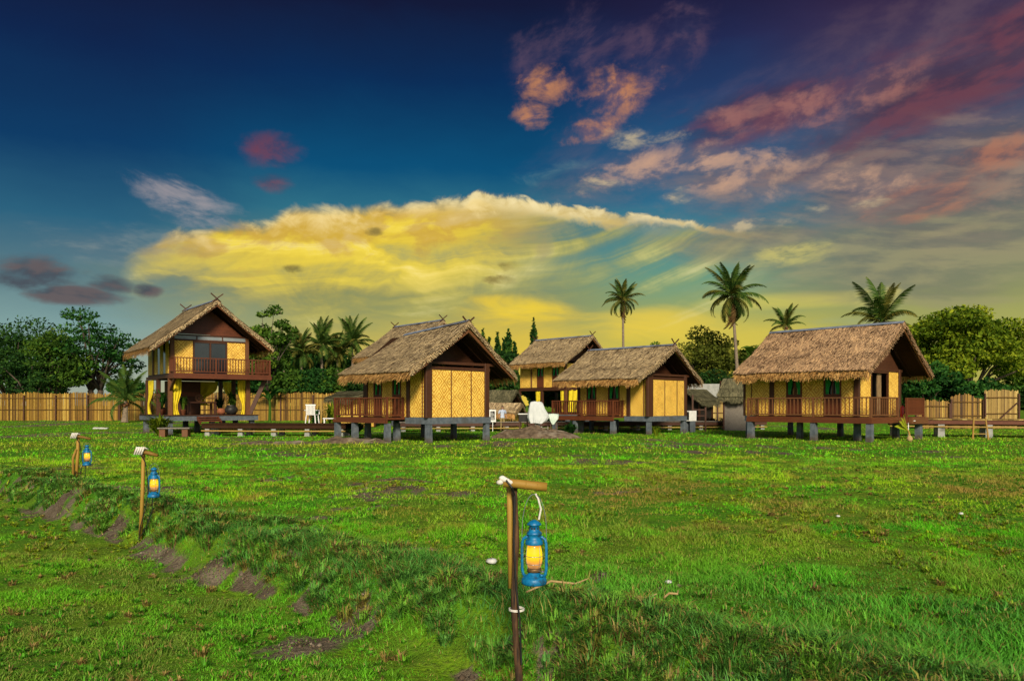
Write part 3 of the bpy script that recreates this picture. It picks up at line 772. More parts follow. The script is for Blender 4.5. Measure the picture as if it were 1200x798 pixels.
# ------------------------------------------------------------------ thatch
def roof_part(root, x0, x1, yc, yf, yb, zr, zf_, zb, mat, fringe_mat, sag=0.10, thick=0.16, seed=1, straws=9000, rise=0.0, ridge=True, flare=0.0, flareL=None):
    """gable roof along local x from x0 to x1; ridge at yc; eaves at yf (front) and yb (back)"""
    r = np.random.default_rng(seed)
    def surf(x, k, side):
        ye, ze = (yf, zf_) if side == 0 else (yb, zb)
        y = yc + (ye - yc) * k
        z = zr + (ze - zr) * k - sag * np.sin(np.pi * k) * 0.7 + 0.05 * np.sin(np.pi * np.clip((k - .6) / .4, 0, 1))
        z = z + rise * ((x - x0) / (x1 - x0) - 0.5) * (1 - k)
        z = z + (fb(x * 1.1 + seed, y * 1.1 + seed * 3, 3) - 0.5) * 0.09
        return y, z
    nx, nk = 30, 14
    fL = flare if flareL is None else flareL
    warp_x = lambda x, k: x + (flare * (x - x0) - fL * (x1 - x)) / (x1 - x0) * (1 - k)
    mb = MB(); ids = []
    def jag(x, k, side):
        return x
    kk = np.concatenate([np.linspace(1, 0, nk), np.linspace(0, 1, nk)[1:]]); sd = np.concatenate([np.zeros(nk, int), np.ones(nk - 1, int)])
    top, botm = [], []
    for i in range(nx + 1):
        x = x0 + (x1 - x0) * i / nx
        for k, s_ in zip(kk, sd):
            fx = warp_x(x, k)
            y, z = surf(x, k, s_)
            top.append((fx, float(y), float(z))); botm.append((fx, float(y), float(z) - thick))
    n = len(kk); b = len(top)
    fs = []
    for i in range(nx):
        for j in range(n - 1):
            a = i * n + j
            fs += [(a, a + 1, a + n + 1, a + n), (b + a, b + a + n, b + a + n + 1, b + a + 1)]
    for j in range(n - 1):
        fs += [(j, b + j, b + j + 1, j + 1), (nx * n + j, nx * n + j + 1, b + nx * n + j + 1, b + nx * n + j)]
    for i in range(nx):
        for j in (0, n - 1):
            a = i * n + j
            fs.append((a, a + n, b + a + n, b + a) if j == 0 else (a, b + a, b + a + n, a + n))
    mb.cur = 0.32; mb.add(top + botm, fs)
    roof = mb.build('roof', mat, root, smooth_=True)
    # courses of straw on the slopes: part of the roof's look
    N = int(straws * 1.7)
    x = x0 + (x1 - x0) * r.random(N); side = (r.random(N) < 0.38).astype(int)
    course = np.floor(r.random(N) * 17) / 17 + r.normal(0, 0.012, N)
    k0 = np.clip(course, 0.0, 1.0); L = 0.18 + 0.28 * r.random(N)
    def pts(k):
        y0, z0 = surf(x, k, 0); y1, z1 = surf(x, k, 1)
        return np.where(side == 0, y0, y1), np.where(side == 0, z0, z1)
    slope = np.where(side == 0, abs(yf - yc), abs(yb - yc)) * 1.12
    ya, za = pts(k0); yb_, zb_ = pts(np.clip(k0 + L / slope, 0, 1.04))
    lift = 0.012 + 0.045 * r.random(N) ** 2
    w = 0.009 + 0.020 * r.random(N) ** 2; sk = r.normal(0, 0.05, N)
    xb = np.clip(x + sk, x0 - 0.06, x1 + 0.06)
    xb = warp_x(xb, np.clip(k0 + L / slope, 0, 1.04)); xa_ = warp_x(x, k0)
    V = np.stack([np.stack([xa_ - w, ya, za + 0.004], -1), np.stack([xa_ + w, ya, za + 0.004], -1), np.stack([xb + w * .7, yb_, zb_ + lift], -1), np.stack([xb - w * .7, yb_, zb_ + lift], -1)], 1)
    var = np.clip(0.50 + 0.30 * r.normal(size=N) - 0.10 * (k0 < 0.12), 0, 1)
    # eave fringe and ragged gable edges
    Me = int(520 * (x1 - x0) / 5.5) * 4
    xe = x0 + (x1 - x0) * r.random(Me); se = (r.random(Me) < 0.35).astype(int)
    y0, z0 = surf(xe, np.ones(Me), 0); y1, z1 = surf(xe, np.ones(Me), 1)
    ye = np.where(se == 0, y0, y1); ze = np.where(se == 0, z0, z1) - r.random(Me) * thick
    out = np.where(se == 0, -1, 1) * (0.02 + 0.16 * r.random(Me)); drop = (0.10 + 0.24 * r.random(Me)) * (0.7 + 0.6 * vn(xe * 3, ye))
    we = 0.009 + 0.012 * r.random(Me); ske = r.normal(0, 0.03, Me)
    inn = np.where(se == 0, 1, -1) * 0.08
    V2 = np.stack([np.stack([xe - we, ye + inn, ze + 0.03], -1), np.stack([xe + we, ye + inn, ze + 0.03], -1), np.stack([xe + ske + we * .6, ye + out, ze - drop], -1), np.stack([xe + ske - we * .6, ye + out, ze - drop], -1)], 1)
    Mg = 1800
    kg = r.random(Mg); sg = (r.random(Mg) < 0.5).astype(int); endg = (r.random(Mg) < 0.65)
    xg0 = np.where(endg, x1, x0); ysg0, zsg0 = surf(xg0, kg, 0); ysg1, zsg1 = surf(xg0, kg, 1)
    yg = np.where(sg == 0, ysg0, ysg1); zg = np.where(sg == 0, zsg0, zsg1) - r.random(Mg) * thick
    og = np.where(endg, 1, -1); fl = np.where(endg, flare, -fL) * (1 - kg)
    lg = 0.03 + 0.09 * r.random(Mg); wg = 0.008 + 0.010 * r.random(Mg); dn = 0.05 + 0.12 * r.random(Mg)
    sy = np.where(sg == 0, -1, 1) * 0.06
    V3 = np.stack([np.stack([xg0 + fl - og * 0.1, yg - wg, zg + 0.02], -1), np.stack([xg0 + fl - og * 0.1, yg + wg, zg + 0.02], -1), np.stack([xg0 + fl + og * lg, yg + wg + sy, zg - dn], -1), np.stack([xg0 + fl + og * lg, yg - wg + sy, zg - dn], -1)], 1)
    Vs = np.concatenate([V, V3]); va = np.concatenate([var, np.clip(0.6 + 0.2 * r.normal(size=Mg), 0, 1)])
    st = np_mesh('straw_courses', Vs, 4, [(0, 1, 2, 3)], mat, va, roof)
    vf = np.clip(0.55 + 0.25 * r.normal(size=Me), 0, 1)
    for s_ in (0, 1): np_mesh('eave_fringe', V2[se == s_], 4, [(0, 1, 2, 3)], fringe_mat, vf[se == s_], roof)
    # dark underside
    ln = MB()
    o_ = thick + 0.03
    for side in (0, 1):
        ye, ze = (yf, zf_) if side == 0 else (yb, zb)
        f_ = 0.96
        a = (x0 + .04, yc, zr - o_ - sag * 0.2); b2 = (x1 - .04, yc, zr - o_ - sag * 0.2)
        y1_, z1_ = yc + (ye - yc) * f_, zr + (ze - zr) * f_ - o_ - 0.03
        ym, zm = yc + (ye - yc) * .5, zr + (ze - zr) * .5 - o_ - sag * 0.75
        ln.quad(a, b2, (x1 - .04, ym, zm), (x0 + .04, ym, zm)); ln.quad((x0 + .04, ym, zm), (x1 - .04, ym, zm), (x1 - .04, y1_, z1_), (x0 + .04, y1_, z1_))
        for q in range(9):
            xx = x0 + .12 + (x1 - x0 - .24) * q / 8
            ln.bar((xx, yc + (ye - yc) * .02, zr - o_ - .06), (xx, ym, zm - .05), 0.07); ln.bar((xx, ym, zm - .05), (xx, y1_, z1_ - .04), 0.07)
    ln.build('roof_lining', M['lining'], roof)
    if ridge:
        rc = MB()
        for s_ in (-1, 1):
            y_ = yc + s_ * 0.15
            z_ = zr - 0.15 * abs((zr - (zf_ if s_ < 0 else zb)) / (yc - (yf if s_ < 0 else yb)))
            for q in range(12):
                xa, xb2 = x0 - fL + (x1 + flare - x0 + fL) * q / 12, x0 - fL + (x1 + flare - x0 + fL) * (q + 1) / 12
                ra, rb = rise * (q / 12 - .5), rise * ((q + 1) / 12 - .5)
                rc.quad((xa, yc, zr + .065 + ra), (xb2, yc, zr + .065 + rb), (xb2, y_, z_ + .06 + rb), (xa, y_, z_ + .06 + ra))
        rc.build('ridge_cap', M['ridge'], roof)
    return roof


def finial(root, x, yc, z, size=0.55, tilt=0.0):
    f = MB()
    for s_ in (-1, 1):
        f.bar((x + 0.03 * s_, yc - s_ * size * 0.45, z - size * 0.30), (x + tilt + 0.03 * s_, yc + s_ * size * 0.62, z + size * 0.55), 0.038, 0.055)
    f.build('finial', M['dark_wood'], root)


def barge(root, x, yc, ye, zr, ze, name='barge_board'):
    b = MB(); b.bar((x, yc, zr - 0.22), (x, ye, ze - 0.17), 0.04, 0.14); b.build(name, M['brown_wood'], root)


def drape(mb, x0, x1, z0, z1, y, waist=0.5, pull=0.5, n=12, nz=10, depth=0.05):
    """gathered cloth in local xz-plane, tied in at 'waist' towards one side"""
    vs, fs = [], []
    for j in range(nz + 1):
        v = j / nz; z = z1 + (z0 - z1) * v
        k = 1 - pull * math.exp(-((v - waist) / 0.28) ** 2)
        for i in range(n + 1):
            u = i / n
            x = x0 + (x1 - x0) * u * k
            vs.append((x, y + math.sin(u * math.pi * 5 + v) * depth * (0.6 + 0.4 * v), z))
    for j in range(nz):
        for i in range(n):
            a = j * (n + 1) + i; fs.append((a, a + 1, a + n + 2, a + n + 1))
    mb.add(vs, fs)


# ------------------------------------------------------------------ huts
class Hut:
    """local x runs along the long wall (x = 0 is the gable end seen), y goes back from it"""
    def __init__(s, px, D, phi):
        s.D, s.c, s.s = D, math.cos(R(phi)), math.sin(R(phi)); s.X0 = (px - 600) / F * D; s.rz = -R(phi)
    def lx(s, px, ly=0.0):
        k = (px - 600) / F; X0, D = s.X0 + ly * s.s, s.D + ly * s.c
        return (k * D - X0) / (s.c + k * s.s)
    def ly(s, px, lx=0.0):
        k = (px - 600) / F; X0, D = s.X0 + lx * s.c, s.D - lx * s.s
        return (k * D - X0) / (s.s - k * s.c)
    def root(s, name, label, cat, group):
        s.e = empty(name, (s.X0, s.D, 0.0), s.rz, label, cat, group); return s.e


def part_box(root, name, mat, *b, bev=0.012):
    m = MB(); m.bbox(*b, b=bev) if bev else m.box(*b); return m.build(name, mat, root)


def railing(root, pts, z0, z1, mat, step=0.17, name='railing'):
    """posts at pts, rails and balusters between"""
    m = MB()
    for i, p in enumerate(pts):
        m.cur = 0.3; m.bar((p[0], p[1], z0), (p[0], p[1], z1 + 0.03), 0.085)
    for p, q in zip(pts[:-1], pts[1:]):
        p, q = Vector((*p, 0)), Vector((*q, 0)); L = (q - p).length
        m.cur = 0.7
        m.bar(p + Vector((0, 0, z1)), q + Vector((0, 0, z1)), 0.075, 0.05); m.bar(p + Vector((0, 0, z0 + .1)), q + Vector((0, 0, z0 + .1)), 0.05, 0.05)
        n = max(2, int(L / step))
        for k in range(1, n):
            a = p.lerp(q, k / n); m.cur = random.uniform(.2, .9)
            m.bar(a + Vector((0, 0, z0 + .1)), a + Vector((0, 0, z1)), 0.034)
    return m.build(name, mat, root)


def _stilt_mat():
    m, t, o = newmat('mud_stained_concrete')
    co = objco(t); sp = t.nodes.new('ShaderNodeSeparateXYZ'); t.links.new(co, sp.inputs[0]); z = X(t, sp.outputs[2])
    n = noise(t, co, 4.0, 6, .65); n2 = noise(t, mapped(t, co, 9, 9, 1.2), 1.6, 5, .6)
    c = mixc(t, smooth(n, .35, .65), (0.070, 0.088, 0.106), (0.125, 0.145, 0.165))
    c = mixc(t, smooth(n2, .55, .72) * .6, c, (0.035, 0.036, 0.034))
    c = mixc(t, smooth(z + (n - .5) * .45, .30, .02) if False else (1.0 - smooth(z + (n - .5) * .5, .04, .30)) * .75, c, (0.085, 0.062, 0.04))
    bsdf(t, o, c, .88, n, .3, .01, spec=.2)
    return m


M['stilt'] = _stilt_mat()


def stilt(root, x, y, ztop, w=0.21, z0=-0.15, tp=0.012):
    m = MB(); w *= random.uniform(.93, 1.07); m.box(x - w / 2, x + w / 2, y - w / 2, y + w / 2, z0, ztop, tp); m.build('stilt', M['stilt'], root)


def door_part(root, h, xa, xb, z0, z1, y=0.0, cloth='green_cloth', half=True):
    """glazed door: red wood below, dark glass above with two tied curtains"""
    d = MB(); zt = z0 + (z1 - z0) * 0.46
    d.box(xa + .05, xb - .05, y + .015, y + .05, z0 + .02, zt); 
    d.box(xa, xa + .06, y - .02, y + .06, z0, z1); d.box(xb - .06, xb, y - .02, y + .06, z0, z1); d.box(xa + .06, xb - .06, y - .015, y + .06, zt, zt + .06)
    d.box((xa + xb) / 2 - .02, (xa + xb) / 2 + .02, y, y + .05, zt + .06, z1)
    o = d.build('door', M['red_wood'], root)
    g = MB(); g.quad((xa + .06, y + .10, zt + .06), (xb - .06, y + .10, zt + .06), (xb - .06, y + .10, z1), (xa + .06, y + .10, z1)); g.build('glass', M['dark_glass'], o)
    if cloth:
        for side in (0, 1):
            c = MB()
            if side == 0: drape(c, xa + .05, xa + (xb - xa) * .40, zt - .02, z1, y + .035, 0.85, 0.35, 8, 8, 0.015)
            else: drape(c, xb - .05, xb - (xb - xa) * .40, zt - .02, z1, y + .035, 0.85, 0.35, 8, 8, 0.015)
            c.build('curtain', M[cloth], o, smooth_=True)
    return o


def bungalow(px, D, phi, label, L, W, zf, zt, zw, roof, facade, gable, veranda, mats, gable_door=None, seed=1, straws=12000, stilts_front=()):
    h = Hut(px, D, phi); e = h.root('thatched_bungalow', label, 'bungalow', 'thatched bungalows standing on short concrete stilts')
    th, fr = mats
    # floor and beams
    fl = MB(); fl.box(-L, 0, 0.02, W, zf - 0.10, zf - 0.004); fl.build('floor', M['dark_wood'], e)
    lo, hi = (-0.0, 0.03)
    if veranda['side'] == 'left':
        xv = veranda['x']                      # veranda runs from -L-ve to xv along the facade
        bm = MB(); bm.box(xv, 0.03, -0.03, 0.19, zf - 0.27, zf - .005); bm.box(-0.19, 0.032, 0.19, W + 0.03, zf - 0.27, zf - .005); bm.build('floor_beam', M['concrete'], e)
    else:
        xv = veranda['x']
        bm = MB(); bm.box(-L - 0.03, xv, -0.03, 0.19, zf - 0.27, zf - .005); bm.box(-L - 0.032, -L + 0.19, 0.19, W, zf - 0.27, zf - .005); bm.build('floor_beam', M['concrete'], e)
    # stilts under the core
    for x in (-0.12, -L * 0.5, -L + 0.12):
        for y in (0.10, W - 0.10):
            stilt(e, x, y, zf - 0.27 if True else zf)
    # facade
    for kind, a, b in facade:
        xa, xb = h.lx(a), h.lx(b)
        if kind == 'panel': part_box(e, 'wall_panel', M['weave'], xa, xb, 0.0, 0.05, zf, zw, bev=0.004)
        elif kind == 'post': part_box(e, 'corner_post', M['dark_wood'], xa, xb, -0.05, 0.09, zf - .02, zt)
        elif kind == 'batten': part_box(e, 'batten', M['brown_wood'], (xa + xb) / 2 - .02, (xa + xb) / 2 + .02, -0.015, 0.06, zf, zw, bev=0)
        elif kind == 'door': door_part(e, h, xa, xb, zf, zw)
    # frieze above the facade
    part_box(e, 'top_plate', M['dark_wood'], -L, -0.01, -0.02, 0.10, zw + .003, zt - .02)
    # gable wall
    for kind, a, b in gable:
        ya, yb = h.ly(a), h.ly(b)
        if kind == 'panel': part_box(e, 'wall_panel', M['weave'], -0.05, 0.0, ya, yb, zf, zw, bev=0.004)
        elif kind == 'post': part_box(e, 'corner_post', M['dark_wood'], -0.12, 0.05, ya, yb, zf - .02, zt)
        elif kind == 'batten': part_box(e, 'batten', M['brown_wood'], -0.06, 0.015, (ya + yb) / 2 - .02, (ya + yb) / 2 + .02, zf, zw, bev=0)
        elif kind == 'doorway':
            d = MB(); d.box(-.07, .02, ya, ya + .06, zf, zw); d.box(-.07, .02, yb - .06, yb, zf, zw); d.box(-.07, .02, ya + .06, yb - .06, zw - .07, zw)
            o = d.build('doorway', M['dark_wood'], e)
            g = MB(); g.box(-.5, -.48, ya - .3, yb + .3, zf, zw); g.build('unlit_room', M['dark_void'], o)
            c = MB(); c.box(-.16, -.12, ya + (yb - ya) * .52, ya + (yb - ya) * .74, zf + .05, zw - .08); c.build('curtain', M['beige_cloth'], o)
    part_box(e, 'tie_beam', M['dark_wood'], -0.10, 0.03, 0.0, W, zw + .004, zw + .14)
    part_box(e, 'tie_beam', M['dark_wood'], -0.06, 0.02, -0.3, W + .3, zt - .12, zt - .005)
    # rear and far walls
    part_box(e, 'rear_wall', M['brown_wood'], -L, -.06, W - 0.06, W, zf, zt, bev=0)
    part_box(e, 'far_wall', M['brown_wood'], -L, -L + .05, 0.06, W - .07, zf, zt, bev=0)
    yc = roof['yc']
    # boarded gable set back under the overhang
    gxm = roof.get('gx', -0.9)
    if gxm < -.2:
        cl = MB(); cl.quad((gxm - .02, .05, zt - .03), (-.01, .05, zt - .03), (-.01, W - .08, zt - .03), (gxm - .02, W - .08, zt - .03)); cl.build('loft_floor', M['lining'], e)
    for gx in (gxm, -L + .2):
        g = MB()
        zt2 = zt + .01; zp = roof['zr'] - 0.36
        nb = 9
        for q in range(nb):
            za, zb = zt2 + (zp - zt2) * q / nb, zt2 + (zp - zt2) * (q + 1) / nb
            hw = lambda z: (1 - (z - zt2) / (zp - zt2 + .001)) * (W * .5 + .02)
            g.cur = random.random()
            g.add([(gx, yc - hw(za), za - .008), (gx, yc + hw(za), za - .008), (gx, yc + hw(zb), zb), (gx, yc - hw(zb), zb), (gx - .04, yc - hw(za), za + .008), (gx - .04, yc + hw(za), za + .008), (gx - .04, yc + hw(zb), zb), (gx - .04, yc - hw(zb), zb)],
                  [(0, 1, 2, 3), (7, 6, 5, 4), (0, 4, 5, 1), (3, 2, 6, 7)])
        g.build('gable_board', M['dark_wood'], e)
    # roof
    x0, x1 = -L - roof['oL'], roof['oR']
    roof_part(e, x0, x1, yc, roof['yf'], roof['yb'], roof['zr'], roof['zf'], roof['zb'], th, fr, 0.10, 0.17, seed, straws, roof.get('rise', 0.0), flare=roof.get('flare', 0.25), flareL=roof.get('flareL'))
    fl_ = roof.get('flare', 0.25)
    if roof.get('finials', True):
        finial(e, x1 + fl_ - .1, yc, roof['zr'] + .06, 0.46, 0.05)
        if roof.get('finials') != 'near': finial(e, x0 - roof.get('flareL', fl_) + .1, yc, roof['zr'] + .06, 0.46, -0.05)
    for ye, ze in ((roof['yf'], roof['zf']), (roof['yb'], roof['zb'])):
        b = MB(); b.bar((x1 + fl_ - .06, yc, roof['zr'] - .26), (x1 - .04, ye * .96 + yc * .04, ze - .17), 0.05, 0.12); b.build('barge_board', M['brown_wood'], e)
    # veranda
    d = veranda['d']; ve = veranda['ve']; zd = zf - 0.03
    if veranda['side'] == 'left':
        xa, xb = -L - ve, xv
        dk = MB(); dk.box(xa, xb, -d, -.055, zd - .07, zd); dk.box(xa, -L - .06, -.05, W * .8, zd - .07, zd - .003); dk.box(xa - .02, xb + .0, -d - .03, -d + .05, zd - .22, zd - .075); dk.box(xa - .015, xa + .05, -d + .06, W * .8, zd - .22, zd - .075)
        dk.build('veranda_deck', M['red_wood'], e)
        railing(e, [(xa + .05, W * .8 - .05), (xa + .05, -d + .05), ((xa + xb) / 2, -d + .05), (xb - .05, -d + .05), (xb - .05, -.12)], zd, zd + .82, M['red_wood'])
        for x in (xa + .15, (xa * .62 + xb * .38), xb - .12): stilt(e, x, -d + .12, zd - .22, 0.2)
        stilt(e, xa + .15, W * .7, zd - .22, 0.2)
    else:
        xa, xb = xv, ve
        ys = veranda['back']
        dk = MB(); dk.box(xa, xb, -d, -.055, zd - .07, zd); dk.box(.055, xb, -.05, ys, zd - .07, zd - .003); dk.box(xa, xb + .03, -d - .03, -d + .05, zd - .24, zd - .075); dk.box(xb - .05, xb + .028, -d + .06, ys, zd - .24, zd - .075)
        dk.build('veranda_deck', M['red_wood'], e)
        railing(e, [(xa + .05, -.12), (xa + .05, -d + .05), (xa + (xb - xa) * .56, -d + .05), (xb - .05, -d + .05), (xb - .05, 1.62)], zd, zd + .82, M['brown_wood'])
        railing(e, [(xb - .05, 2.5), (xb - .05, ys - .05)], zd, zd + .80, M['red_wood'], .10)
        for x in (xa + .15, xa + (xb - xa) * .56, xb - .12): stilt(e, x, -d + .12, zd - .24, 0.22)
        stilt(e, xb - .15, ys - .3, zd - .24, 0.22)
    return h, e


P_, T_ = 'panel', 'post'
# the large left bungalow
hA, eA = bungalow(502.1, 30.6, 46.1, 'large thatched bungalow with blank woven gable end beside the white notice board', 4.6, 3.3, 1.02, 3.28, 2.93,
    dict(yc=1.63, yf=-1.1, yb=4.55, zr=4.8, zf=2.86, zb=2.84, oL=0.22, oR=0.30, flare=0.30, flareL=-1.0, rise=.30, finials='near'),
    [('panel', 480.6, 494.0), ('batten', 494.4, 495.2), ('panel', 495.5, 499.2), ('post', 476.8, 480.4), ('panel', 470, 476.8), ('door', 459.9, 469.8), ('panel', 447.6, 459.8), ('door', 438, 447.4), ('panel', 431.4, 437.8), ('post', 426.6, 431.2)],
    [('post', 498.5, 505.8), ('panel', 506, 528.3), ('batten', 528.3, 529.2), ('panel', 529.2, 551.6), ('batten', 551.6, 552.6), ('panel', 552.6, 567.6), ('post', 567.8, 572.8)],
    dict(side='left', x=-1.52, d=0.95, ve=1.0), (M['thatch'], M['fringe']), seed=3)
# the smaller bungalow behind, right of the white covered frame
hB, eB = bungalow(761.4, 39.2, 45.7, 'smaller thatched bungalow with blank woven gable end, in front of the hut with yellow drapes', 4.8, 3.35, 0.95, 3.14, 2.82,
    dict(yc=1.67, yf=-1.23, yb=4.55, zr=4.66, zf=2.90, zb=2.85, oL=0.7, oR=0.22, flare=0.25, flareL=-.05),
    [('panel', 738.8, 753.6), ('batten', 753.8, 754.6), ('panel', 754.6, 759), ('post', 734.6, 738.6), ('panel', 726, 734.4), ('door', 712.8, 725.8), ('panel', 698.8, 712.6), ('door', 687.6, 698.6), ('panel', 680.2, 687.4), ('post', 677.0, 680)],
    [('post', 758.6, 764.8), ('panel', 765, 778.7), ('batten', 778.7, 779.4), ('panel', 779.4, 793), ('batten', 793, 793.8), ('panel', 793.8, 801.6), ('post', 801.8, 804.4)],
    dict(side='left', x=-1.6, d=0.95, ve=1.15), (M['thatch'], M['fringe']), seed=5)
# the right-hand bungalow with the wraparound veranda
hC, eC = bungalow(1006.6, 32.3, 49.5, 'russet thatched bungalow with open doorway in its gable end and a wraparound veranda', 5.42, 3.95, 1.03, 3.12, 2.98,
    dict(yc=2.0, yf=-1.17, yb=4.95, zr=5.05, zf=3.0, zb=2.98, oL=-0.15, oR=0.98, flare=0.05, finials=False, gx=-0.05),
    [('post', 871.5, 873.6), ('panel', 873.8, 880.3), ('batten', 880.4, 881.2), ('panel', 881.2, 901.8), ('post', 902, 907), ('panel', 907.2, 921.3), ('door', 921.5, 939.6), ('panel', 939.8, 965.1), ('door', 965.3, 985.6), ('panel', 985.8, 1000.6), ('post', 1000.8, 1007.4)],
    [('panel', 1007.8, 1020.4), ('doorway', 1020.6, 1041.2), ('panel', 1041.4, 1052.6), ('post', 1052.8, 1055)],
    dict(side='right', x=-4.75, d=0.95, ve=0.95, back=4.3), (M['thatch_red'], M['fringe']), seed=8, straws=15000)
ld_ = MB(); ld_.box(.985, 1.12, 2.5, 4.25, .70, .985); ld_.build('landing_skirt', M['brown_wood'], eC)


# ------------------------------------------------------------------ two-storey huts
def stilt_house(px, D, phi, label, L, W, zf, zt, zw, zg, roof, facade, gable, balcony=None, seed=1, straws=10000, gable_wall=True, ground_posts=()):
    h = Hut(px, D, phi); e = h.root('stilt_house', label, 'stilt house', 'two-storey thatched stilt houses')
    fl = MB(); fl.box(-L, 0, 0.02, W, zf - .10, zf - .004); fl.build('upper_floor', M['dark_wood'], e)
    bm = MB()
    for y in (0.0, W): bm.box(-L - .05, .05, y - .07, y + .07, zf - .26, zf - .105)
    bm.build('floor_beam', M['dark_wood'], e)
    bm = MB()
    for x in (-L, 0.0): bm.box(x - .065, x + .065, .08, W - .08, zf - .26, zf - .11)
    bm.build('floor_beam', M['dark_wood'], e)
    # posts run from the ground floor to the eaves
    for x, y in ((0, 0), (0, W), (-L, 0), (-L, W), (-L * .5, W), (-L * .5, 0)):
        p = MB(); p.bbox(x - .10, x + .10, y - .10, y + .10, zg - .02, zf - .27); p.build('post', M['brown_wood'] if x == 0 else M['dark_wood'], e)
    # platform of the open ground floor
    pf = MB(); pf.box(-L - .35, .62, -.35, W + .35, zg - .30, zg - .035); pf.build('platform', M['concrete'], e)
    pt_ = MB(); pt_.box(-L - .40, .67, -.40, W + .40, zg - .032, zg - .002); pt_.build('platform_floor', M['dark_wood'], e)
    for x in (-L + .1, -L * .5, .3):
        for y in (-.1, W * .5, W + .1): stilt(e, x, y, zg - .30, .24)
    for kind, a, b in facade:
        xa, xb = h.lx(a), h.lx(b)
        if kind == 'panel': part_box(e, 'wall_panel', M['weave'], xa, xb, 0.0, 0.05, zf, zw, bev=0.004)
        elif kind == 'dark': part_box(e, 'window', M['dark_glass'], xa, xb, 0.02, 0.05, zf, zw, bev=0)
        elif kind == 'post': part_box(e, 'corner_post', M['brown_wood'], xa, xb, -.05, .09, zf - .02, zt)
        elif kind == 'door': door_part(e, h, xa, xb, zf, zw)
    part_box(e, 'top_plate', M['dark_wood'], -L, -.01, -.02, .10, zw + .003, zt - .02)
    for kind, a, b in gable:
        ya, yb = h.ly(a), h.ly(b)
        if kind == 'panel':
            part_box(e, 'wall_panel', M['weave'], -.05, 0, ya, yb, zf, zw, bev=.004)
        elif kind == 'post': part_box(e, 'corner_post', M['brown_wood'], -.12, .05, ya, yb, zf - .02, zt + .1)
        elif kind == 'slider':
            d = MB(); d.box(-.06, .02, ya, ya + .07, zf, zw); d.box(-.06, .02, yb - .07, yb, zf, zw); d.box(-.06, .02, ya + .07, yb - .07, zw - .07, zw); d.box(-.05, .025, (ya + yb) / 2 - .04, (ya + yb) / 2 + .04, zf, zw - .07)
            o = d.build('glass_door', M['dark_wood'], e)
            g = MB(); g.quad((-.03, ya + .07, zf), (-.03, yb - .07, zf), (-.03, yb - .07, zw - .07), (-.03, ya + .07, zw - .07)); g.build('glass', M['dark_glass'], o)
    if balcony:
        # glazed frieze, timber boarding above
        part_box(e, 'tie_beam', M['dark_wood'], -.10, .03, 0, W, zw + .003, zw + .09)
        f = MB(); f.box(-.04, 0, .12, W - .1, zw + .09, zt + .10); fo = f.build('frieze_window', M['frieze_glass'], e)
        fm = MB()
        for q in (.33, .66): fm.box(-.05, .015, W * q - .03, W * q + .03, zw + .092, zt + .10)
        fm.box(-.05, .02, .3, W - .1, zt + .102, zt + .18); fm.build('window_frame', M['dark_wood'], fo)
    g = MB(); zb_ = (zt + .205) if balcony else zt + .0; zp = roof['zr'] - .34; nb = 9; gx = -.02 if balcony else -.6
    for q in range(nb):
        za, zb = zb_ + (zp - zb_) * q / nb, zb_ + (zp - zb_) * (q + 1) / nb
        yc = roof['yc']
        ks = ((roof['zr'] - roof['zf']) / (yc - roof['yf']), (roof['zr'] - roof['zb']) / (roof['yb'] - yc))
        hs = lambda z, s_: max(.01, min((roof['zr'] - .42 - z) / ks[s_], W * .5 + .01))
        g.cur = random.random()
        g.add([(gx, yc - hs(za, 0), za - .012), (gx, yc + hs(za, 1), za - .012), (gx - .015, yc + hs(zb, 1), zb), (gx - .015, yc - hs(zb, 0), zb)], [(0, 1, 2, 3)])
    g.build('gable_board', M['red_wood'] if balcony else M['dark_wood'], e)
    part_box(e, 'rear_wall', M['brown_wood'], -L, -.06, W - .06, W, zf, zt, bev=0)
    part_box(e, 'far_wall', M['brown_wood'], -L, -L + .05, .06, W - .07, zf, zt, bev=0)
    x0, x1 = -L - roof['oL'], roof['oR']; fl_ = roof.get('flare', .2)
    roof_part(e, x0, x1, roof['yc'], roof['yf'], roof['yb'], roof['zr'], roof['zf'], roof['zb'], M['thatch'], M['fringe'], .08, .17, seed, straws, flare=fl_, flareL=roof.get('flareL'))
    finial(e, x1 + fl_ - .1, roof['yc'], roof['zr'] + .06, .5, .05); finial(e, x0 - fl_ + .1, roof['yc'], roof['zr'] + .06, .5, -.05)
    for ye, ze in ((roof['yf'], roof['zf']), (roof['yb'], roof['zb'])):
        b = MB(); b.bar((x1 + fl_ - .06, roof['yc'], roof['zr'] - .26), (x1 - .04, ye * .96 + roof['yc'] * .04, ze - .17), .05, .12); b.build('barge_board', M['brown_wood'], e)
    if balcony:
        d, ext = balcony
        dk = MB(); dk.box(.06, d, -.08, W + ext, zf - .12, zf - .03); dk.box(-1.2, .055, W + .06, W + ext, zf - .12, zf - .033); dk.box(d - .05, d + .03, -.11, W + ext + .02, zf - .30, zf - .125); dk.box(.06, d - .055, -.11, -.03, zf - .30, zf - .125)
        dk.build('balcony_deck', M['red_wood'], e)
        railing(e, [(.12, -.03), (d - .05, -.03), (d - .05, W * .5), (d - .05, W - .1), (d - .05, W + ext - .06), (.0, W + ext - .06), (-1.1, W + ext - .06)], zf - .03, zf + .76, M['red_wood'], .14)
        b = MB(); b.bar((.0, W + .12, zg + .05), (.35, W + ext - .1, zf - .30), .2, .22); b.build('brace', M['dark_wood'], e)
        b = MB(); b.bar((.05, .0, zf - .9), (d - .1, .0, zf - .28), .12, .12); b.build('brace', M['dark_wood'], e)
    return h, e


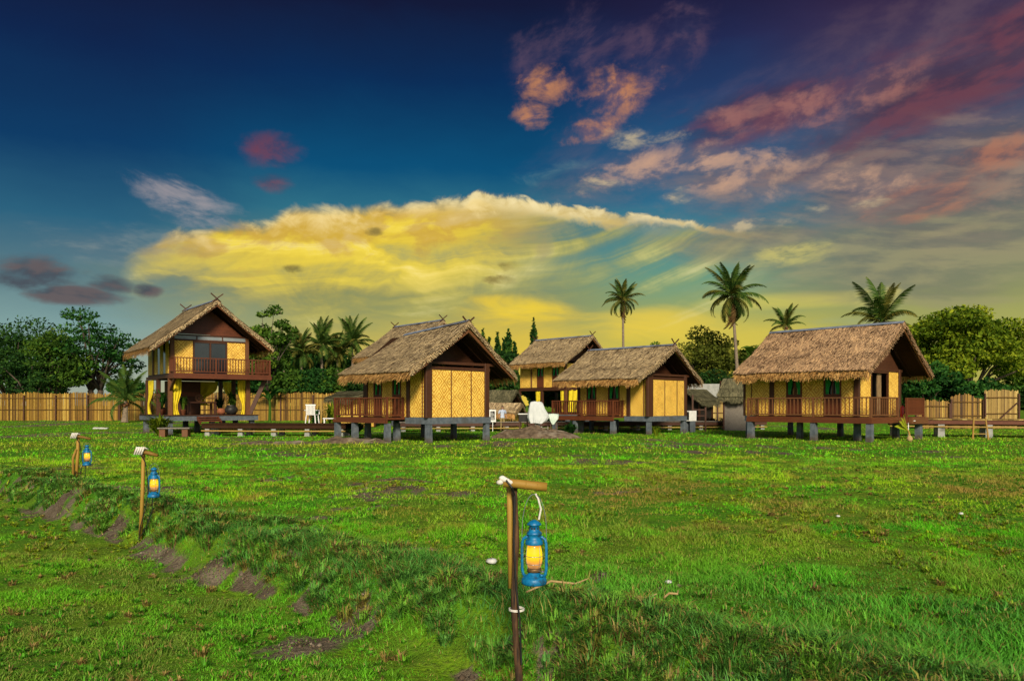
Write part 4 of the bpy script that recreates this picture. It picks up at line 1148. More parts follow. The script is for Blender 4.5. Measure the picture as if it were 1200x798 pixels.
hD, eD = stilt_house(199.4, 39.7, 51.4, 'two-storey thatched stilt house with glass balcony doors above an open ground floor', 4.6, 4.03, 3.18, 5.05, 4.88, 1.0,
    dict(yc=2.02, yf=-1.2, yb=5.0, zr=7.0, zf=4.46, zb=4.68, oL=-.2, oR=1.05, flare=.12, flareL=.05),
    [('panel', 173.5, 179), ('post', 179.2, 180.8), ('panel', 181, 184), ('dark', 184.2, 187), ('panel', 187.2, 190.5), ('dark', 190.7, 193.6), ('panel', 193.8, 197)],
    [('post', 199.2, 204.2), ('panel', 204.6, 226), ('slider', 226.2, 266.2), ('panel', 266.4, 287.2), ('post', 287.6, 291.6)], balcony=(1.0, .92), seed=12, straws=11000)
# 
hE, eE = stilt_house(663.0, 59.1, 46.7, 'two-storey thatched hut behind the smaller bungalow, with green window curtains upstairs', 5.1, 4.35, 2.92, 5.0, 4.75, .95,
    dict(yc=2.17, yf=-.9, yb=5.2, zr=6.95, zf=4.85, zb=4.8, oL=.3, oR=.75, flare=.15),
    [('panel', 609.6, 612), ('panel', 612.4, 622), ('post', 622.2, 623.4), ('panel', 623.6, 629.2), ('door', 629.4, 637), ('panel', 637.2, 647), ('door', 647.2, 655), ('panel', 655.2, 661.4), ('post', 661.6, 663.4)],
    [('panel', 664, 678), ('panel', 678.4, 688)], seed=15, straws=9000)
hF, eF = stilt_house(487.4, 49.9, 49.2, 'thatched hut hidden behind the large bungalow, only the top of its roof showing', 5.0, 4.1, 3.0, 5.0, 4.8, 1.0,
    dict(yc=2.05, yf=-1.35, yb=5.0, zr=7.18, zf=4.85, zb=4.8, oL=.75, oR=.1, flare=.12),
    [('panel', 447, 460), ('panel', 461, 486)], [('panel', 488, 530)], seed=18, straws=7000)


def at(h, lx, ly, z=0.0):
    """local house coordinates -> world"""
    return Vector((h.X0 + lx * h.c + ly * h.s, h.D - lx * h.s + ly * h.c, z))


def world(px, D, z=0.0): return Vector(((px - 600) / F * D, D, z))
def gzf(x, y): return float(ground_z(x, y))


# drapes tied on the open ground floors
def hang(name, label, h, lx0, ly, w, z0, z1, side, group='yellow drapes tied on the open ground floors', along='x', cloth='yellow_cloth', pull=.62):
    e_ = at(h, lx0, ly); m = MB()
    drape(m, 0, w, z0, z1, 0, .78, pull, 12, 12, .06)
    o = m.build(name, M[cloth], None, smooth_=True); o.location = e_; o.rotation_euler = (0, 0, h.rz + (R(90) if along == 'y' else 0))
    return tag(o, label, 'curtain', group)


hang('yellow_drape', 'yellow drape on the far left post of the open ground floor, above the drooping shrub', hD, -4.4, -.02, 1.2, 1.02, 2.88, 0, pull=.75)
hang('yellow_drape', 'narrow yellow drape tied beside the front left post of the open ground floor', hD, .0, .14, .42, 1.02, 2.88, 0, along='y', pull=.5)
hang('yellow_drape', 'widest gathered yellow drape in the middle of the open ground floor', hD, -4.55, 2.4, 1.45, 1.5, 2.9, 0, along='y', pull=.55)
hang('yellow_drape', 'yellow drape right of the back post, tied beside the widest drape', hD, -4.5, 4.85, -.7, 1.6, 2.9, 0, along='y', pull=.5)
hang('yellow_drape', 'yellow drape tied at the braced right post of the open ground floor', hD, -.05, 3.9, -.42, 1.02, 2.88, 0, along='y', pull=.55)
hang('yellow_drape', 'bulging yellow drape tied directly above the white covered frame', hE, hE.lx(628), .0, .6, 1.25, 2.62, 0, pull=.35)
hang('yellow_drape', 'yellow drape tied left of the post at the end of the smaller veranda', hE, hE.lx(657), .0, .6, 1.0, 2.7, 0, pull=.6)
hang('pale_yellow_drape', 'pale yellow drape seen behind the railing of the smaller bungalow', hE, .05, .3, 1.3, 1.0, 2.7, 0, along='y', pull=.45)


# ------------------------------------------------------------------ furnishings of the left house's ground floor
def at_ground_floor(px, ly): return at(hD, hD.lx(px, ly), ly, 1.0)


cab = empty('cabinet', at(hD, -3.2, 1.5, 1.0), hD.rz + R(90), 'tall dark wooden cabinet at the back of the open ground floor', 'cabinet')
m = MB(); m.bbox(-.9, .9, -.25, .25, 0, 1.85); m.build('body', M['dark_wood'], cab)
m = MB(); m.bbox(-.84, .84, -.275, -.253, 1.0, 1.25); m.build('drawer', M['red_wood'], cab)
for s_ in (-1, 1):
    m = MB(); m.bbox(min(.02 * s_, .84 * s_), max(.02 * s_, .84 * s_), -.272, -.253, .06, .95); m.build('door', M['dark_wood'], cab)
tb = empty('table', at(hD, -1.3, 1.9, 1.0), hD.rz + R(90), 'dark low table with a pale round ornament on the open ground floor', 'table')
m = MB(); m.bbox(-.75, .75, -.4, .4, .62, .70); m.build('tabletop', M['dark_wood'], tb)
for a in (-1, 1):
    for b in (-1, 1):
        m = MB(); m.bbox(a * .66 - .05, a * .66 + .05, b * .32 - .05, b * .32 + .05, 0, .62); m.build('leg', M['dark_wood'], tb)
wd = empty('wheel_ornament', at(hD, -1.0, 1.75, 1.70), hD.rz + R(90), 'small round wooden wheel ornament standing on the dark table', 'ornament')
m = MB()
ring = [(math.cos(k * math.pi / 12) * .18, 0, .2 + math.sin(k * math.pi / 12) * .18) for k in range(25)]
m.tube(ring, .03, 6, False); m.build('rim', M['brown_wood'], wd)
m = MB()
for k in range(4): m.bar((math.cos(k * math.pi / 4) * .17, 0, .2 + math.sin(k * math.pi / 4) * .17), (-math.cos(k * math.pi / 4) * .17, 0, .2 - math.sin(k * math.pi / 4) * .17), .025)
m.build('spokes', M['brown_wood'], wd)


def jar(loc, r, hgt, label, mat='terracotta', name='clay_pot'):
    m = MB(); m.lathe([(r * .55, 0), (r * .95, hgt * .3), (r, hgt * .55), (r * .8, hgt * .85), (r * .62, hgt * .93), (r * .74, hgt), (r * .6, hgt), (r * .5, hgt * .9)], 18)
    o = m.build(name, M[mat], None, smooth_=True); o.location = loc
    return tag(o, label, 'pot', 'clay pots on the open ground floor')


jar(at(hD, hD.lx(271, 3.2), 3.2, 1.0), .34, .52, 'dark round clay jar standing right of the bench planter', 'black_paint', 'dark_jar')
jar(at(hD, hD.lx(259.5, 2.9), 2.9, 1.0), .25, .34, 'small brown clay pot left of the dark round jar')
jar(at(hD, hD.lx(189, .3), .3, 1.0), .26, .4, 'reddish clay pot under the far left yellow drape')
st = empty('wooden_steps', at(hD, .68, hD.ly(243, .68), 0.0), hD.rz, 'red wooden steps rising from the walkway to the open ground floor', 'steps')
for k in range(3):
    m = MB(); m.bbox(.02 + .2 * (2 - k), .24 + .2 * (2 - k), -.55, .55, .66 + .1 * k, .72 + .1 * k); m.build('tread', M['red_wood'], st)
m = MB()
for s_ in (-1, 1): m.bar((.65, .52 * s_, .56), (.02, .52 * s_, .86), .05, .16)
m.build('stringer', M['red_wood'], st)


# ------------------------------------------------------------------ boardwalks
def boardwalk(name, label, p, q, width, zt, nleg, legw=.22, deck='dark_wood', edge='old_wood', rail=True, z0=-.12):
    p, q = Vector(p), Vector(q); d = q - p; L = d.length; rz = math.atan2(d.y, d.x)
    e = empty(name, (p.x, p.y, 0), rz, label, 'boardwalk', 'raised boardwalks on concrete legs')
    m = MB(); nb = int(L / .2); r = random.Random(5)
    for k in range(nb):
        m.cur = r.random(); m.box(L * k / nb + .006, L * (k + 1) / nb - .006, -.06, width + .04, zt - .04, zt + r.uniform(-.004, .004))
    m.build('deck', M[edge], e)
    for y in (0, width - .1):
        m = MB(); m.box(0, L, y, y + .08, zt - .24, zt - .045); m.build('beam', M[deck], e)
    for k in range(nleg):
        x = .25 + (L - .5) * k / (nleg - 1)
        for y in (.12, width - .22):
            m = MB(); m.box(x - legw / 2, x + legw / 2, y - legw / 2 + .05, y + legw / 2 + .05, z0, zt - .245, .015); m.build('leg', M['pale_concrete'], e)
    if rail:
        m = MB(); m.tube([(0, -.02, zt - .36), (L * .5, -.02, zt - .375), (L, -.02, zt - .36)], .035, 7); m.build('bamboo_rail', M['pale_bamboo'], e)
        m = MB(); m.tube([(0, width - .05, zt - .30), (L, width - .05, zt - .31)], .05, 7); m.build('bamboo_rail', M['pale_bamboo'], e)
    return e


boardwalk('boardwalk', 'raised dark boardwalk joining the tall house to the large bungalow', (-15.2, 37.6, 0), (-8.0, 36.9, 0), 1.3, .62, 5, edge='lining', deck='lining')
boardwalk('boardwalk', 'low boardwalk running behind the two blank-gabled bungalows', (-6.4, 43.5, 0), (15.6, 47.0, 0), 1.4, .55, 12, edge='old_wood')
boardwalk('boardwalk', 'pale-topped boardwalk leading right from the russet bungalow past the ladder', (18.3, 37.2, 0), (29.5, 32.4, 0), 1.9, .86, 7, .27, edge='pale_bamboo', deck='red_wood')

# ------------------------------------------------------------------ bamboo fences
def bamboo_fence(label, p, q, height, mat='bamboo', post_step=2.6, top=None, name='bamboo_fence', slat=.075, base=None, seed=2, brace=False):
    p, q = Vector(p), Vector(q); d = q - p; L = d.length; rz = math.atan2(d.y, d.x)
    e = empty(name, (p.x, p.y, 0), rz, label, 'fence', 'split-bamboo fences')
    r = random.Random(seed); n = int(L / slat); m = MB()
    G = lambda x: base if base is not None else gzf(p.x + d.x * x / L, p.y + d.y * x / L)
    for k in range(n):
        x = L * k / n; b = G(x); h = (top(x / L) if top else height) + r.uniform(-.07, .07) + .05 * math.sin(x * 1.7)
        m.cur = min(1, max(0, r.gauss(.58, .22) - (.18 if (int(x / 1.9) % 3 == 0) else 0)))
        w = slat * r.uniform(.78, 1.04); t = r.gauss(0, .012); y = r.uniform(-.012, .012)
        m.add([(x, y, b + .02), (x + w, y - .012, b + .02), (x + w + t, y - .012, b + h), (x + t, y, b + h), (x, y + .02, b + .02), (x + w, y + .02, b + .02), (x + w + t, y + .02, b + h), (x + t, y + .02, b + h)],
              [(0, 1, 2, 3), (5, 4, 7, 6), (3, 2, 6, 7), (0, 3, 7, 4), (1, 5, 6, 2)])
    m.build('slat_panel', M[mat], e)
    for f_ in (.40, .82):
        m = MB(); hh = height * f_; m.tube([(L * k / 12, -.05, G(L * k / 12) + hh) for k in range(13)], .035, 6); m.cur = .1; m.var = [.15] * len(m.v); m.build('rail', M['bamboo'], e)
    k = 0.0
    while k <= L + .01:
        m = MB(); b = G(k); hh = (top(min(1, k / L)) if top else height)
        m.bar((k, -.10, b - .1), (k, -.10, b + hh * .93), .10); m.build('fence_post', M['dark_wood'], e); k += post_step
    if brace:
        m = MB(); m.bar((L - 1.7, -.12, .25), (L - .15, -.12, height * .7), .07); m.build('brace', M['dark_wood'], e)
    return e


bamboo_fence('long split-bamboo fence behind the tall house and the dark trees', (-47, 62, 0), (-10.5, 61, 0), 2.22, seed=4)
bamboo_fence('pale bamboo fence behind the gap between the smaller and the russet bungalow', (12.5, 58, 0), (18.6, 58, 0), 1.75, 'pale_bamboo', 1.5, seed=6)
bamboo_fence('low split-bamboo fence right beside the russet bungalow landing', (25.2, 48, 0), (27.35, 48, 0), 1.72, seed=8, post_step=2.1)
bamboo_fence('arched-top bamboo fence under the big bright tree', (27.4, 48, 0), (29.4, 48, 0), 2.05, 'bamboo', 2.0, lambda u: 1.78 + .36 * math.sin(min(1, .25 + u) * math.pi * .85), seed=9)
bamboo_fence('tallest pale bamboo fence panel with a slanting brace beside the arched fence', (29.45, 47.9, 0), (31.6, 47.9, 0), 2.38, 'pale_bamboo', 2.1, seed=10, brace=True)
w_ = MB(); w_.bbox(0, 5.6, 0, .2, 0, 3.15, b=.02)
w_ = w_.build('concrete_wall', M['pale_concrete'], None); w_.location = (15.0, 66, .2); tag(w_, 'pale concrete wall rising behind the pale bamboo fence', 'wall')


# ------------------------------------------------------------------ small huts
def small_hut(label, loc, rz, w, d, hw, hr, mat, wall='weave', name='nipa_hut', over=.35, seed=3, conical=False, straws=1600):
    e = empty(name, loc, rz, label, 'hut', None)
    m = MB(); m.box(-w / 2, w / 2, -d / 2, d / 2, .35 if hw < 1.6 else .02, hw); m.build('wall', M[wall], e)
    for a in (-1, 1):
        for b in (-1, 1):
            m = MB(); m.box(a * (w / 2 + .02) - .05, a * (w / 2 + .02) + .05, b * (d / 2 + .02) - .05, b * (d / 2 + .02) + .05, -.05, hw + .01); m.build('post', M['dark_wood'], e)
    ro = roof_part(e, -w / 2 - over, w / 2 + over, 0, -d / 2 - over, d / 2 + over, hr, hw - .02, hw - .02, mat, mat if mat is M['thatch_old'] else M['fringe'], .05, .12, seed, straws, ridge=False, flare=-.25 if conical else .1)
    return e


small_hut('little thatched hut with golden walls behind the white notice board', (*world(591, 50)[:2], 0), R(-20), 1.5, 1.3, 1.05, 1.68, M['thatch'], seed=31)
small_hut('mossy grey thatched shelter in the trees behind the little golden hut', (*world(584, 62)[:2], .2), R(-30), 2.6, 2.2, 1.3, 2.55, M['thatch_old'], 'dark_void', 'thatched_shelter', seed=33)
small_hut('small weathered hut with a pale wall behind the left end of the large veranda', (*world(414, 50)[:2], .1), R(-40), 2.0, 1.8, 1.9, 2.35, M['thatch_old'], 'weave', seed=35)
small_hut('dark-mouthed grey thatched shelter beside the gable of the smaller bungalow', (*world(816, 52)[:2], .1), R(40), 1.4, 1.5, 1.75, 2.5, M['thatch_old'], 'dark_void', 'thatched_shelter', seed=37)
small_hut('grey thatched kiosk with dark plank wall tucked against the russet bungalow', (*world(866, 46)[:2], 0), R(-20), 1.6, 1.6, 2.05, 3.15, M['thatch_old'], 'old_wood', 'thatched_kiosk', seed=39, conical=True)


# ------------------------------------------------------------------ trees
def leaves(centers, radii, per, size, seed, flat=.75, up=.5):
    r = np.random.default_rng(seed); V, A = [], []
    for c, ra in zip(centers, radii):
        n = int(per * (ra / np.mean(radii)) ** 2)
        d = r.normal(size=(n, 3)); d /= np.linalg.norm(d, axis=1)[:, None]; d[:, 2] = np.where(d[:, 2] < 0, d[:, 2] * .45, d[:, 2])
        rad = ra * (0.55 + .5 * r.random(n) ** .6)
        P = np.array(c)[None] + d * rad[:, None] * np.array([1, 1, flat])[None]
        ax = r.normal(size=(n, 3)) + d * .4; ax /= np.linalg.norm(ax, axis=1)[:, None]
        nn = r.normal(size=(n, 3)) * .8 + d * .6 + np.array([0, 0, up]); b = np.cross(ax, nn); b /= np.linalg.norm(b, axis=1)[:, None] + 1e-6
        s = size * (.55 + .9 * r.random(n))[:, None]
        V.append(np.stack([P - ax * s * .5, P + b * s * .30, P + ax * s * .6 - np.array([0, 0, .08]) * s, P - b * s * .30], 1))
        A.append(np.clip(.5 + r.normal(0, .2, n) + r.normal(0, .16), 0, 1))
    return np.concatenate(V), np.concatenate(A)


def tree(name, label, px, ptop, pbot, wpx, D, mat, seed, ncl=26, per=230, size=.24, trunk=None, group=None, crown_r=.2, flat=.75, sparse=0.0, stems=1, cat='tree', limbs=True, dome=False):
    x = (px - 600) / F * D; gz0 = gzf(x, D)
    zt, zb = HC + (HOR - ptop) / F * D, HC + (HOR - pbot) / F * D; w = wpx / F * D
    zb = max(zb, gz0 + .1); e = empty(name, (x, D, gz0), 0, label, cat, group)
    r = np.random.default_rng(seed); cz, hz = (zt + zb) / 2 - gz0, (zt - zb) / 2
    cs, rs = [], []
    rr = crown_r * min(w, 2 * hz * 1.3)
    k = 0
    while len(cs) < ncl and k < 4000:
        k += 1; d = r.normal(size=3); d /= np.linalg.norm(d); t = (.25 + .75 * r.random()) ** .55
        ra = rr * (.6 + .8 * r.random())
        q = np.array([d[0] * max(w / 2 - ra * .8, .1) * t, d[1] * max(w / 2 - ra * .8, .1) * t * .9, d[2] * max(hz - ra * flat * .8, .1) * t])
        if dome: q[2] = 2.05 * hz * max(0., 1 - (q[0] / (w / 2)) ** 2 - .6 * (q[1] / (w / 2)) ** 2) ** .5 * (.35 + .62 * r.random() ** .5) - hz * .98
        if sparse and r.random() < sparse * (q[2] / hz * .5 + .5): ra *= .55
        cs.append(q + np.array([0, 0, cz])); rs.append(ra)
    V, A = leaves(cs, rs, per, size, seed + 1, flat)
    if gz0 is not None: V[..., 2] = np.maximum(V[..., 2], .03)
    np_mesh('crown', V, 4, [(0, 1, 2, 3)], M[mat], A, e)
    if limbs:
        tr = MB(); rb = max(.05, w * .028); fork = max(.3, (zb - gz0) * .75 + .35)
        for s_ in range(stems):
            ox = (s_ - (stems - 1) / 2) * .5
            top_ = Vector((ox * 1.8, 0, fork)); tr.tube([(ox, 0, -.15), (ox * 1.1, .03, fork * .5), top_], [rb * 1.35, rb, rb * .85], 8)
            for i, c in enumerate(cs):
                if i % stems != s_ or i > 22: continue
                c = Vector(c); mid = top_.lerp(c, .5) + Vector((0, 0, .12 * (c - top_).length)); tr.tube([top_ - Vector((0, 0, .1)), mid, c], [rb * .5, rb * .3, rb * .1], 5)
        tr.build('trunk', M['bark'], e, smooth_=True)
    return e


gT = 'trees behind the huts and fences'
tree('broadleaf_tree', 'very dark dense tree at the far left behind the fence', 16, 370, 478, 150, 70, 'leaf_dark', 41, 34, 330, .26, group=gT)
tree('broadleaf_tree', 'tall feathery dark green tree left of the tall house, crown with sky gaps', 112, 357, 452, 134, 67, 'leaf_deep', 42, 34, 170, .26, group=gT, crown_r=.13, flat=.5, stems=2)
tree('bushy_tree', 'mid green bushy tree between the two dark trees on the left', 66, 382, 470, 84, 65, 'leaf_mid', 43, 24, 260, .24, group=gT)
tree('bushy_tree', 'dark low bushy tree filling in under the feathery tree', 40, 410, 480, 120, 66, 'leaf_dark', 49, 20, 300, .26, group=gT)
tree('broadleaf_tree', 'light sparse tree rising behind the right eave of the tall house', 313, 355, 455, 74, 64, 'leaf_mid', 44, 34, 110, .28, group=gT, crown_r=.13, sparse=.5)
tree('bushy_tree', 'dark rounded tree in the gap right of the large bungalow', 590, 402, 478, 62, 74, 'leaf_dark', 45, 24, 300, .26, group=gT)
tree('bushy_tree', 'yellow-green tree behind the gable of the smaller bungalow', 830, 381, 476, 104, 82, 'leaf_olive', 46, 40, 260, .30, group=gT, crown_r=.15, sparse=.7)
tree('bushy_tree', 'green tree between the tallest palm and the russet roof', 884, 394, 470, 66, 84, 'leaf_mid', 47, 24, 200, .28, group=gT, crown_r=.16, sparse=.6)
tree('bushy_tree', 'dark green bush at the foot of the yellow-green tree', 828, 425, 480, 92, 76, 'leaf_dark', 48, 22, 260, .26, group=gT)
tree('bushy_tree', 'thin green tree showing over the roof of the smaller bungalow', 757, 391, 470, 48, 92, 'leaf_mid', 50, 20, 150, .3, group=gT, crown_r=.16, sparse=.6)
tree('spreading_tree', 'big bright domed tree right of the russet bungalow', 1134, 370, 478, 170, 61, 'leaf_bright', 51, 62, 420, .27, group=gT, crown_r=.15, flat=.6, dome=True)
tree('spreading_tree', 'green domed tree at the far right edge of the place', 1212, 398, 482, 96, 63, 'leaf_mid', 52, 30, 300, .26, group=gT, crown_r=.17)
tree('bushy_tree', 'dark bushy tree directly behind the landing of the russet bungalow', 1084, 420, 492, 92, 55, 'leaf_deep', 53, 28, 330, .24, group=gT, crown_r=.18)
tree('bushy_tree', 'dark low tree behind the arched bamboo fence', 1150, 440, 490, 110, 54, 'leaf_deep', 54, 24, 300, .24, group=gT, crown_r=.18)
tree('bushy_tree', 'dark tree showing right of the tallest fence panel', 1206, 436, 494, 50, 51, 'leaf_dark', 55, 16, 260, .22, group=gT)
tree('bushy_tree', 'broad dark green tree mass behind the row of coconut palms', 372, 408, 480, 150, 84, 'leaf_deep', 56, 40, 420, .34, group=gT, crown_r=.2)
tree('bushy_tree', 'dark tree showing through the open floor of the hut behind the smaller bungalow', 655, 430, 486, 110, 72, 'leaf_dark', 57, 30, 420, .30, group=gT, crown_r=.22)
tree('bushy_tree', 'low dark tree behind the long fence under the balcony brace', 285, 418, 480, 80, 78, 'leaf_dark', 58, 26, 380, .30, group=gT, crown_r=.2)
tree('bushy_tree', 'dark tree low behind the pale concrete wall', 800, 425, 480, 70, 84, 'leaf_dark', 59, 22, 380, .30, group=gT, crown_r=.2)
gS = 'shrubs along the long fence'
for i, (px, pt_, w, mt, lab) in enumerate(((308, 426, 52, 'leaf_deep', 'dark shrub over the fence directly right of the balcony'), (338, 428, 56, 'leaf_mid', 'light green shrub over the fence, second right of the balcony'),
        (368, 430, 60, 'leaf_deep', 'dark shrub over the fence below the middle of the palm row'), (396, 428, 56, 'leaf_mid', 'lighter green shrub over the fence below the rightmost row palm'), (424, 434, 56, 'leaf_dark', 'darkest shrub over the fence by the large bungalow eave'),
        (150, 440, 60, 'leaf_deep', 'green shrub behind the fence next to the young coconut palm'))):
    tree('shrub', lab, px, pt_, 476, w, 65, mt, 60 + i, 14, 240, .24, group=gS, crown_r=.24, cat='shrub')
for i, (px, pt_, pb, w, lab) in enumerate(((566, 384, 452, 9, 'leftmost slim columnar tree beside the large roof'), (573, 394, 452, 6, 'short slim columnar tree second from the large roof'), (583, 388, 455, 8, 'slim columnar tree standing alone left of the tall pair'),
        (590.5, 395, 455, 7, 'slimmer columnar tree left of the tallest of the group'), (596, 385, 455, 8, 'tallest slim columnar tree of the group'), (603, 400, 456, 7, 'shortest columnar tree at the right end of the group'), (625.5, 371, 430, 8.5, 'lone columnar tree behind the two-storey roof'))):
    x_ = (px - 600) / F * 88; g0 = gzf(x_, 88); zt_ = HC + (HOR - pt_) / F * 88 - g0; w_m = w * 1.35 / F * 88
    e_ = empty('columnar_tree', (x_, 88, g0), 0, lab, 'tree', 'slim columnar trees'); rr_ = np.random.default_rng(90 + i)
    N_ = 60; zz = np.linspace(.6, zt_ - .15, N_); rad_ = [max(.10, w_m * .5 * (1 - (z / zt_) ** 4) * rr_.uniform(.75, 1.15)) for z in zz]
    Vc, Ac = leaves([(rr_.normal(0, .06), rr_.normal(0, .06), z) for z in zz], rad_, 90, .34, 200 + i, 1.3, -.6)
    np_mesh('crown', Vc, 4, [(0, 1, 2, 3)], M['leaf_dark'], Ac, e_)
    m = MB(); m.tube([(0, 0, -.1), (0, 0, zt_ * .9)], [.14, .04], 7); m.build('trunk', M['bark'], e_)

# ------------------------------------------------------------------ palms
def frond_mesh(name, mat, L=3.2, droop=1.0, n=34, seed=1, leaf=.62, broken=False):
    r = np.random.default_rng(seed); V, A = [], []
    pts = []
    a = .25; p = np.array([0., 0., 0.])
    for i in range(n + 1):
        pts.append(p.copy()); a -= droop * 1.5 / n * (.4 + 1.2 * i / n); p = p + np.array([math.cos(a), 0, math.sin(a)]) * L / n
    for i in range(3, n + 1):
        t = i / n; ll = leaf * (math.sin(math.pi * min(1, .18 + .80 * t)) ** .7) * (.85 + .3 * r.random())
        d = pts[i] - pts[i - 1]; d /= np.linalg.norm(d); up = np.cross(np.array([0, 1, 0]), d)
        for s in (-1, 1):
            out = np.array([0, s * 1., 0]) * .85 + d * (.55 + .4 * t) - up * (-.0) + np.array([0, 0, -.35 - .25 * r.random()]); out /= np.linalg.norm(out)
            tip = pts[i] + out * ll + np.array([0, 0, -.18 * ll]); mid = pts[i] + out * ll * .5
            w = d * .040
            V.append([pts[i] - w, pts[i] + w, mid + w * 1.1, mid - w * 1.1, tip]); A.append(np.clip(.45 + r.normal(0, .2), 0, 1))
    me_ob = np_mesh(name, np.array(V), 5, [(0, 1, 2, 3), (3, 2, 4)], M[mat], np.array(A))
    m = MB(); m.tube([tuple(q) for q in pts[::3]], [.035 * (1 - .8 * k / (n // 3 + 1)) for k in range(len(pts[::3]))], 5); m.cur = .9
    rc = m.build('midrib', M[mat], None)
    return me_ob, rc


def add_frond(root, proto, loc, az, pitch, sc, roll=0.0):
    src, rib = proto
    o = src.copy(); COL.objects.link(o); o.name = 'frond'; o.parent = root; o.location = loc; o.rotation_euler = (roll, -pitch, az); o.scale = (sc, sc, sc)
    c = rib.copy(); COL.objects.link(c); c.name = 'midrib'; c.parent = o
    return o


PROTO = {}
for kind, mt in (('g', 'frond'), ('b', 'frond_brown'), ('d', 'frond_dead')):
    for v, dr in enumerate((.55, 1.0, 1.5)):
        PROTO[kind, v] = frond_mesh('frond', mt, 3.2, dr, 34, 5 + v, .66)


def palm(label, px_base, px_top, py_top, D, rpx, nf, kinds, seed, trunk_r=.14, hanging=0, group='coconut palms', pmin=-50, pmax=80, py_base=None, cat='palm', spread=1.0):
    r = random.Random(seed)
    x = (px_base - 600) / F * D; g0 = gzf(x, D); zc = HC + (HOR - py_top) / F * D - g0; xt = (px_top - 600) / F * D - x
    e = empty('coconut_palm', (x, D, g0), 0, label, cat, group)
    sc = rpx / F * D / 2.9
    m = MB(); n = 22; pts, rad = [], []
    for k in range(n + 1):
        t = k / n; pts.append((xt * t ** 1.6, .15 * math.sin(t * 2), zc * t)); rad.append(trunk_r * (1.45 - .75 * t ** .5) * (1 + .05 * (k % 2)))
    m.tube(pts, rad, 10); m.build('trunk', M['pale_bark'], e, smooth_=False)
    top_ = Vector(pts[-1])
    m = MB(); 
    for k in range(7):
        a = k * .9 + seed; c = top_ + Vector((math.cos(a) * .24 * sc, math.sin(a) * .24 * sc, -.25 * sc - .12 * (k % 2)))
        m.lathe([(.01, -.13), (.10, -.07), (.12, .02), (.08, .1), (.01, .13)], 8, c)
    m.build('coconuts', M['brown_wood'], e, smooth_=True)
    for i in range(nf):
        az = i * 2.399 + r.uniform(-.3, .3); t = (i + .5) / nf
        pitch = R(pmax + (pmin - pmax) * t ** 1.15) + r.uniform(-.12, .12)
        v = 0 if pitch > R(45) else (1 if pitch > R(-5) else 2)
        kd = kinds if kinds != 'mix' else ('b' if r.random() < .5 else 'g')
        add_frond(e, PROTO[kd, v], top_ + Vector((0, 0, .05 * (1 - t))), az, pitch, sc * r.uniform(.85, 1.08) * (1 if t < .8 else .85), r.uniform(-.3, .3))
    for i in range(hanging):
        add_frond(e, PROTO['d', 1], top_ - Vector((0, 0, .2)), r.uniform(0, 6.28), R(-80) + r.uniform(-.1, .1), sc * r.uniform(.7, .95))
    return e


palm('tallest coconut palm with a full crown above the yellow-green tree', 866, 858, 347, 76, 41, 36, 'mix', 1, .17, 4, pmin=-66)
palm('slim coconut palm with hanging dead fronds behind the smaller roof', 731, 730, 352, 96, 26, 28, 'mix', 2, .17, 6, pmin=-55)
palm('small-crowned coconut palm just above the left end of the russet roof', 919, 921, 382, 92, 26, 17, 'mix', 3, .16, 0, pmin=-5)
palm('coconut palm with long thin fronds above the right end of the russet roof', 1036, 1034, 378, 64, 52, 15, 'mix', 4, .16, 0, pmin=-8, pmax=78)
gp_ = 'row of coconut palms behind the long fence'
for i, (px, py, rp, lab) in enumerate(((332, 412, 26, 'leftmost palm of the row behind the long fence'), (352, 414, 30, 'broad palm second in the row behind the long fence'), (376, 404, 32, 'tallest palm in the middle of the row behind the fence'),
        (395, 416, 26, 'low palm between the two tallest of the row'), (412, 402, 32, 'palm at the right end of the row by the thatched eave'))):
    palm(lab, px + 2, px, py, 74 + i * 1.5, rp, 26, 'mix' if i in (1, 3) else 'g', 10 + i, .15, 0, gp_, pmin=-45)
palm('young stemless coconut palm spilling over the fence left of the tall house', 146, 146, 470, 57, 40, 17, 'g', 21, .2, 0, 'coconut palms', pmin=-20, pmax=82)


def banana(label, px, D, h, n, seed, mat='leaf_mid', py=None, base_z=None):
    r = random.Random(seed); x = (px - 600) / F * D; g0 = gzf(x, D) if base_z is None else base_z
    e = empty('banana_plant', (x, D, g0), 0, label, 'plant')
    m = MB(); m.tube([(0, 0, -.1), (.03, 0, h * .3), (0, 0, h * .55)], [.14, .11, .07], 8); m.build('stem', M['leaf_mid'], e)
    for i in range(n):
        az = i * 2.4 + r.random(); L = h * r.uniform(.45, .6); a = R(r.uniform(50, 78)); p = Vector((0, 0, h * .5)); vs = []; m = MB(); N = 9
        for k in range(N + 1):
            t = k / N; w = .30 * math.sin(math.pi * min(1, .08 + .92 * t)) ** .6 * h * .22 + .01
            d = Vector((math.cos(az) * math.cos(a), math.sin(az) * math.cos(a), math.sin(a))); sd = Vector((-math.sin(az), math.cos(az), 0))
            vs += [p - sd * w - Vector((0, 0, w * .3)), p, p + sd * w - Vector((0, 0, w * .3))]; p = p + d * (L / N); a -= R(9 + 5 * t)
        fs = []
        for k in range(N): b = k * 3; fs += [(b, b + 1, b + 4, b + 3), (b + 1, b + 2, b + 5, b + 4)]
        m.cur = r.uniform(.3, .9); m.add(vs, fs); m.build('leaf', M[mat], e, smooth_=True)
    return e


banana('banana plant with upright leaves left of the small-crowned palm', 893, 82, 10.0, 6, 3)
banana('banana plant with broad leaves behind the fence right of the balcony', 316, 60, 3.3, 8, 5, 'leaf_deep')


